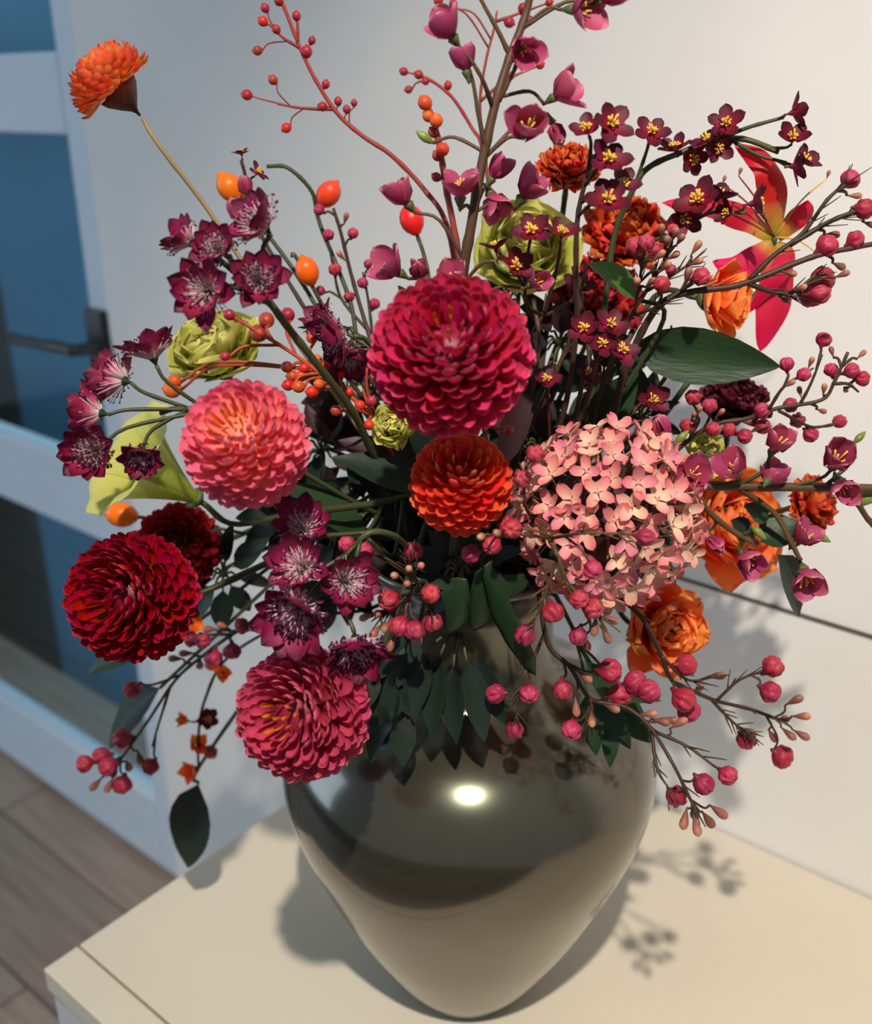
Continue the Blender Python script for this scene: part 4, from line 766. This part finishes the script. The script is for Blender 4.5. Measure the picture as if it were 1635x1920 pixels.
spray(t, [[(700, 1100, 0.0), (560, 1120, 0.01), (450, 1180, 0.01), (380, 1230, 0.01), (330, 1274, 0.01), (280, 1348, 0.01), (240, 1405, 0.01), (215, 1440, 0.01)], [(320, 1285, 0.01), (300, 1350, 0.01), (285, 1400, 0.01)], [(430, 1190, 0.01), (390, 1190, 0.0), (365, 1195, 0.0)]],
      bl([(157, 1432), (190, 1417), (230, 1384), (282, 1438), (228, 1473), (200, 1438)], 0.01, 36) + bl([(380, 1201), (357, 1199), (400, 1236), (436, 1222), (452, 1174), (246, 1294)], 0.0, 34) + bl([(180, 1470), (205, 1472), (240, 1435), (262, 1420), (215, 1445), (350, 1225), (375, 1245), (330, 1235), (395, 1180), (420, 1175)], 0.01, 32, 'tan'), mt['dstem'], 0.0018, 0.001, 0.0008, root=(-0.04, -0.01))
t = thing('orange_blossom_spray', 'blurred hanging spray of small orange blossoms left of the rose-mauve dahlia', 'branch', P(370, 1300, 0.05))
spray(t, [[(720, 1130, 0.02), (560, 1160, 0.04), (430, 1230, 0.05), (385, 1310, 0.05), (372, 1380, 0.05), (372, 1445, 0.05)]],
      [('tri', 352, 1352, 0.05, 24, cdir(-0.5, 0.2, 0.5)), ('burg', 388, 1350, 0.05, 24, cdir(0.3, 0.2, 0.5)), ('tri', 372, 1398, 0.05, 30, cdir(0.1, 0.3, 0.7)), ('tri', 365, 1440, 0.05, 34, cdir(-0.4, -0.1, 0.7)), ('berry', 395, 1410, 0.05, 26), ('tri', 418, 1262, 0.05, 26, cdir(0.2, 0.2, 0.7)), ('berry', 398, 1245, 0.05, 26), ('berry', 430, 1222, 0.05, 26), ('tri', 360, 1168, 0.03, 30, cdir(0.3, 0, 0.6))], mt['dstem'], 0.0016, 0.001, 0.0008, root=(-0.03, 0.0))

# ================================================================== gloriosa lily
c = P(1452, 445, 0.035); t = thing('gloriosa_lily', 'red and yellow gloriosa lily with curled petals at the upper right', 'flower', c)
def ribbon(t, pts, w, mat, name='petal', face=None, wave=0.0):
    sm = smoothpts([P(*q) for q in pts], 6); n = len(sm); org = WM[t].translation; vs_, fs, g = [], [], []
    for i, p in enumerate(sm):
        u = i / (n - 1); tg = (sm[min(n - 1, i + 1)] - sm[max(0, i - 1)]).normalized(); side = tg.cross(face or -FW).normalized()
        hw = w * (math.sin(math.pi * (0.08 + 0.92 * u)) ** 0.7) * mpp(p)
        nrm = side.cross(tg)
        for v in (-1, -0.5, 0, 0.5, 1):
            vs_.append(p + side * hw * v - nrm * hw * 0.35 * v * v + nrm * hw * wave * math.sin(u * 16 + v * 2) * abs(v) - org); g.append(u)
    for i in range(n - 1):
        for j in range(4): a = i * 5 + j; fs.append((a, a + 1, a + 6, a + 5))
    return link(name, mesh(name, vs_, fs, mat, g), t, M.Translation(org))
LL = mt['lily']
ribbon(t, [(1452, 445, 0.035), (1456, 390, 0.03), (1445, 330, 0.03), (1420, 295, 0.035), (1375, 268, 0.04)], 27, LL, wave=0.2)
ribbon(t, [(1448, 445, 0.035), (1400, 410, 0.04), (1330, 385, 0.04), (1240, 380, 0.04)], 24, LL, wave=0.2)
ribbon(t, [(1450, 452, 0.035), (1420, 480, 0.03), (1380, 500, 0.025), (1335, 490, 0.025)], 24, LL, wave=0.15)
ribbon(t, [(1458, 448, 0.035), (1490, 415, 0.03), (1510, 395, 0.03), (1515, 375, 0.03)], 20, LL, wave=0.2)
ribbon(t, [(1452, 455, 0.035), (1460, 520, 0.03), (1448, 590, 0.025), (1425, 660, 0.025)], 34, LL, wave=0.1)
ribbon(t, [(1456, 455, 0.035), (1475, 480, 0.03), (1455, 520, 0.02), (1400, 590, 0.03)], 20, LL, wave=0.15)
for e in ((1550, 335), (1385, 330), (1355, 345), (1540, 480)):
    tube('stamen', t, [c, P((1452 + e[0]) / 2, (445 + e[1]) / 2 - 12, 0.03), P(e[0], e[1], 0.025)], 0.0006, 0.0005, mt['rstem'] if e[0] < 1500 else mt['stamen'], 5)
    link('anther', TAN2 if False else TAN, t, basis(P(e[0], e[1], 0.025), cdir(0.3, 0.9, 0), RT, (16 * mpp(c),) * 3))
tube('stem', t, [c, P(1440, 520, 0.04), P(1340, 650, 0.03), P(1150, 900, 0.01), V((0.04, 0.02, ZT + 0.38)), V((0.0, 0.0, ZT + 0.25))], 0.002, 0.0024, mt['gstem'])

# ================================================================== leaves and foliage
def leafstem(label, pts, W, mat, face, root_o=0.0, fold=0.3, droop=0.12, name='leaf_stem', stem=True):
    p0, p1 = P(*pts[0]), P(*pts[1]); t = thing(name, label, 'leaf', p0)
    leaf(t, p0, p1, W, mat, face, fold, droop)
    if stem: stem_into_vase(t, p0, (p0 - p1), mt['gstem'], 0.0016, 0.04)
    return t
leafstem('bright green leaf right of the burgundy blossoms', [(1195, 560, -0.03), (1105, 490, -0.03)], 0.36, 'brgreen', cdir(0.2, 0.6, 0.7), droop=0.05)
leafstem('big dark green leaf under the open orange rose', [(1180, 650, -0.02), (1460, 685, -0.03)], 0.19, 'green', cdir(0.1, -0.3, 0.9), droop=-0.06)
leafstem('dark leaf with a pale sunlit tip left of the orange-red dahlia', [(800, 920, -0.03), (632, 846, -0.04)], 0.2, 'dkgreen', cdir(0.1, 0.55, 0.8))
leafstem('purple-brown leaf behind the dark leaf with the pale tip', [(800, 890, -0.02), (640, 815, -0.02)], 0.22, 'purpleaf', cdir(0.1, 0.5, 0.8))
leafstem('single dark green leaf hanging over the left cabinet edge', [(372, 1470, 0.05), (350, 1630, 0.05)], 0.22, 'dkgreen', cdir(-0.2, 0.2, 0.9), droop=0.02)
leafstem('dark leaf below the deep red dahlia', [(300, 1290, 0.04), (185, 1400, 0.04)], 0.22, 'dkgreen', cdir(-0.2, 0.6, 0.7))
leafstem('small green leaf tip left below the deep red dahlia', [(300, 1200, 0.04), (150, 1255, 0.04)], 0.18, 'green', cdir(-0.2, 0.6, 0.7))
leafstem('grey-green leaf between the salmon dahlia and the hanging astrantias', [(690, 1010, -0.05), (535, 895, -0.06)], 0.2, 'green', cdir(0.3, 0.6, 0.7))
leafstem('dark green leaf behind the pink bud cluster at the neck', [(700, 1010, -0.03), (780, 940, -0.02)], 0.3, 'dkgreen', cdir(0.1, 0.3, 0.9))
leafstem('green leaf behind the small burgundy cluster', [(1110, 800, -0.01), (1195, 700, -0.02)], 0.28, 'green', cdir(0.3, 0.3, 0.8))
leafstem('long dark upright leaf under the crimson dahlia', [(790, 960, 0.0), (775, 780, -0.02)], 0.17, 'dkgreen', cdir(0.1, 0.2, 0.9))
leafstem('dark purple leaf right of the crimson dahlia', [(940, 880, -0.02), (1010, 640, -0.01)], 0.12, 'purpleaf', cdir(0.3, 0.2, 0.9))
# ivy: lobed leaves built from outlines (px, px) around a midrib
def ivy(t, outline, rib, o, mat, curve=0.012, fold=0.10):
    """lobed leaf from its outline in zoomed pixels; rib = two points of the midrib the blade folds along"""
    cv = lambda q: (640 + q[0] / 2.92, 940 + q[1] / 2.92)
    pts = [cv(q) for q in outline]; (ax_, ay_), (bx_, by_) = cv(rib[0]), cv(rib[1]); L_ = math.hypot(bx_ - ax_, by_ - ay_); nx, ny = -(by_ - ay_) / L_, (bx_ - ax_) / L_
    bm = bmesh.new(); bm.faces.new([bm.verts.new((x, y, 0)) for x, y in pts]); bmesh.ops.triangulate(bm, faces=bm.faces[:])
    bmesh.ops.subdivide_edges(bm, edges=bm.edges[:], cuts=3, use_grid_fill=True)
    org = WM[t].translation
    for v in bm.verts:
        x, y = v.co.x, v.co.y; dd = abs((x - ax_) * nx + (y - ay_) * ny); uu = ((x - ax_) * (bx_ - ax_) + (y - ay_) * (by_ - ay_)) / L_ / L_
        v.co = P(x, y, o + dd * 0.00036 * fold * 4 + curve * (uu - 0.4) ** 2) - org
    me = bpy.data.meshes.new('leaf'); bm.to_mesh(me); bm.free(); me.materials.append(mat); me.polygons.foreach_set('use_smooth', [True] * len(me.polygons))
    ob = link('leaf', me, t, M.Translation(org)); sd = ob.modifiers.new('thickness', 'SOLIDIFY'); sd.thickness = 0.0005
    return ob
t = thing('ivy_sprig', 'green lobed ivy leaves lying over the vase rim', 'leaf', P(905, 1060, -0.09))
ivy(t, [(600, 420), (640, 415), (690, 425), (705, 540), (690, 650), (640, 705), (578, 732), (580, 660), (596, 575), (538, 500), (570, 480), (595, 455)], ((690, 400), (585, 720)), -0.122, mt['green'])
ivy(t, [(712, 470), (738, 385), (770, 362), (800, 400), (835, 560), (812, 652), (770, 690), (722, 712), (702, 650), (703, 560)], ((775, 365), (722, 700)), -0.124, mt['green'])
ivy(t, [(770, 365), (830, 312), (822, 360), (845, 392), (880, 404), (930, 402), (975, 394), (1025, 440), (1005, 480), (960, 512), (915, 528), (945, 600), (990, 680), (1060, 850), (1066, 955), (1005, 915), (900, 770), (820, 620), (800, 520), (780, 440)], ((790, 370), (1066, 955)), -0.128, mt['green'])
leaf(t, P(930, 1040, -0.10), P(975, 1032, -0.11), 0.25, 'dkgreen'); leaf(t, P(860, 1090, -0.10), P(805, 1098, -0.11), 0.2, 'dkgreen')
stem_into_vase(t, P(905, 1065, -0.09), cdir(0, 0.3, -1), mt['gstem'], 0.0016, 0.03)
def foliage(label, hub, tips, W, mat, o, name='foliage_sprig'):
    t = thing(name, label, 'foliage', P(*hub))
    for (bx, by, tx, ty, do) in tips:
        p0, p1 = P(bx, by, hub[2] + do * 0.5), P(tx, ty, hub[2] + do); leaf(t, p0, p1, W, mat, cdir(random.uniform(-.5, .5), random.uniform(0, .7), 0.8))
        tube('twig', t, [P(*hub), P(*hub).lerp(p0, 0.6) + UZ * 0.004, p0], 0.001, 0.0008, mt['gstem'], 5, 3)
    stem_into_vase(t, P(*hub), cdir(0, 0.4, -1), mt['gstem'], 0.0016, 0.03)
    return t
foliage('dark green foliage hanging over the left side of the vase neck', (790, 1170, -0.085), [(780, 1190, 745, 1290, -0.03), (760, 1190, 715, 1270, -0.03), (765, 1230, 720, 1370, -0.035), (740, 1260, 700, 1400, -0.03), (790, 1220, 770, 1340, -0.03), (730, 1330, 690, 1430, -0.03), (750, 1330, 760, 1440, -0.035), (700, 1250, 690, 1330, -0.03), (720, 1280, 660, 1400, -0.025)], 0.24, 'dkgreen', 0)
foliage('green foliage hanging over the right side of the vase shoulder', (1080, 1200, -0.06), [(1100, 1240, 1160, 1330, -0.03), (1120, 1280, 1215, 1340, -0.02), (1130, 1300, 1180, 1410, -0.03), (1100, 1300, 1120, 1420, -0.035), (1150, 1330, 1230, 1395, -0.02), (1150, 1350, 1140, 1440, -0.03), (1160, 1300, 1240, 1310, -0.01)], 0.2, 'green', 0)
foliage('dark pointed leaves added over the front of the vase neck to hide its highlight', (858, 1185, -0.088), [(825, 1230, 800, 1385, -0.03), (850, 1250, 848, 1400, -0.035), (875, 1240, 915, 1395, -0.035), (800, 1225, 772, 1350, -0.03), (890, 1230, 945, 1365, -0.03)], 0.17, 'dkgreen', 0)  # leaves added to cover the lamp highlight on the neck
rn = random.Random(11)
FOL = [('dark foliage deep in the bouquet below the salmon dahlia', (640, 1010, 0.0), 'dkgreen', 9, 110), ('dark foliage deep in the bouquet behind the orange-red dahlia', (830, 960, 0.0), 'dkgreen', 14, 130), ('purple-brown foliage deep in the bouquet right of the crimson dahlia', (1010, 850, 0.0), 'purpleaf', 13, 130),
       ('dark foliage behind the hydrangea', (1180, 980, 0.0), 'dkgreen', 10, 140), ('purple-brown foliage behind the salmon dahlia', (600, 850, 0.02), 'purpleaf', 10, 110), ('dark foliage behind the deep red dahlia', (420, 1080, 0.02), 'dkgreen', 9, 100), ('dark foliage behind the low burgundy cluster', (1130, 720, 0.02), 'dkgreen', 11, 110), ('dark foliage above the vase mouth', (900, 1080, -0.03), 'purpleaf', 12, 110),
       ('dark foliage added in front of the vase mouth to shade the neck', (860, 1070, -0.085), 'dkgreen', 12, 105), ('dark foliage behind the burgundy spray stems', (1050, 650, 0.035), 'purpleaf', 14, 120), ('dark foliage behind the top of the crimson dahlia', (950, 570, 0.05), 'dkgreen', 10, 90),  # sprig before the vase mouth is added to block lamp light from the neck
       ('purple-brown foliage behind the orange berry tangle', (650, 740, 0.04), 'purpleaf', 12, 110), ('dark foliage right of the low burgundy cluster', (1200, 790, 0.02), 'dkgreen', 10, 100), ('dark foliage behind the hanging astrantias', (690, 960, -0.02), 'dkgreen', 11, 120), ('dark foliage between the salmon and deep red dahlias', (560, 960, 0.02), 'dkgreen', 13, 120), ('purple-brown foliage low behind the hanging astrantias', (640, 1080, 0.03), 'purpleaf', 12, 110), ('dark foliage between the crimson dahlia and the hydrangea', (985, 790, 0.03), 'dkgreen', 13, 115),
       ('dark foliage under the upper lime bloom', (760, 860, 0.02), 'purpleaf', 11, 110)]
for lab, hub, mat, n, rad in FOL:
    tips = []
    for i in range(n):
        a = 2 * math.pi * i / n + rn.uniform(-.3, .3); r = rad * rn.uniform(0.75, 1.1); tips.append((hub[0] + math.cos(a) * r * 0.25, hub[1] + math.sin(a) * r * 0.25, hub[0] + math.cos(a) * r, hub[1] + math.sin(a) * r, rn.uniform(-0.02, 0.03)))
    foliage(lab, hub, tips, 0.24, mat, hub[2])
# loose upright stems in the heart of the bouquet
for i, (x, y, lab) in enumerate([(1000, 560, 'bare brown twig rising right of the crimson dahlia'), (1075, 500, 'bare brown twig under the burgundy spray'), (690, 690, 'bare brown twig between the berry tangle and the crimson dahlia'), (1235, 620, 'bare brown twig beside the big dark leaf')]):
    t = thing('twig', lab, 'twig', P(x, y, 0.0)); stem_into_vase(t, P(x, y, 0.0), cdir(0.1, -1, 0.1), mt['stem'], 0.0016, 0.06, 'twig_shaft')
    tube('side_shoot', t, [P(x, y + 60, 0.0), P(x + 18, y + 30, -0.005), P(x + 24, y - 10, -0.005)], 0.0012, 0.0007, mt['stem'], 5)
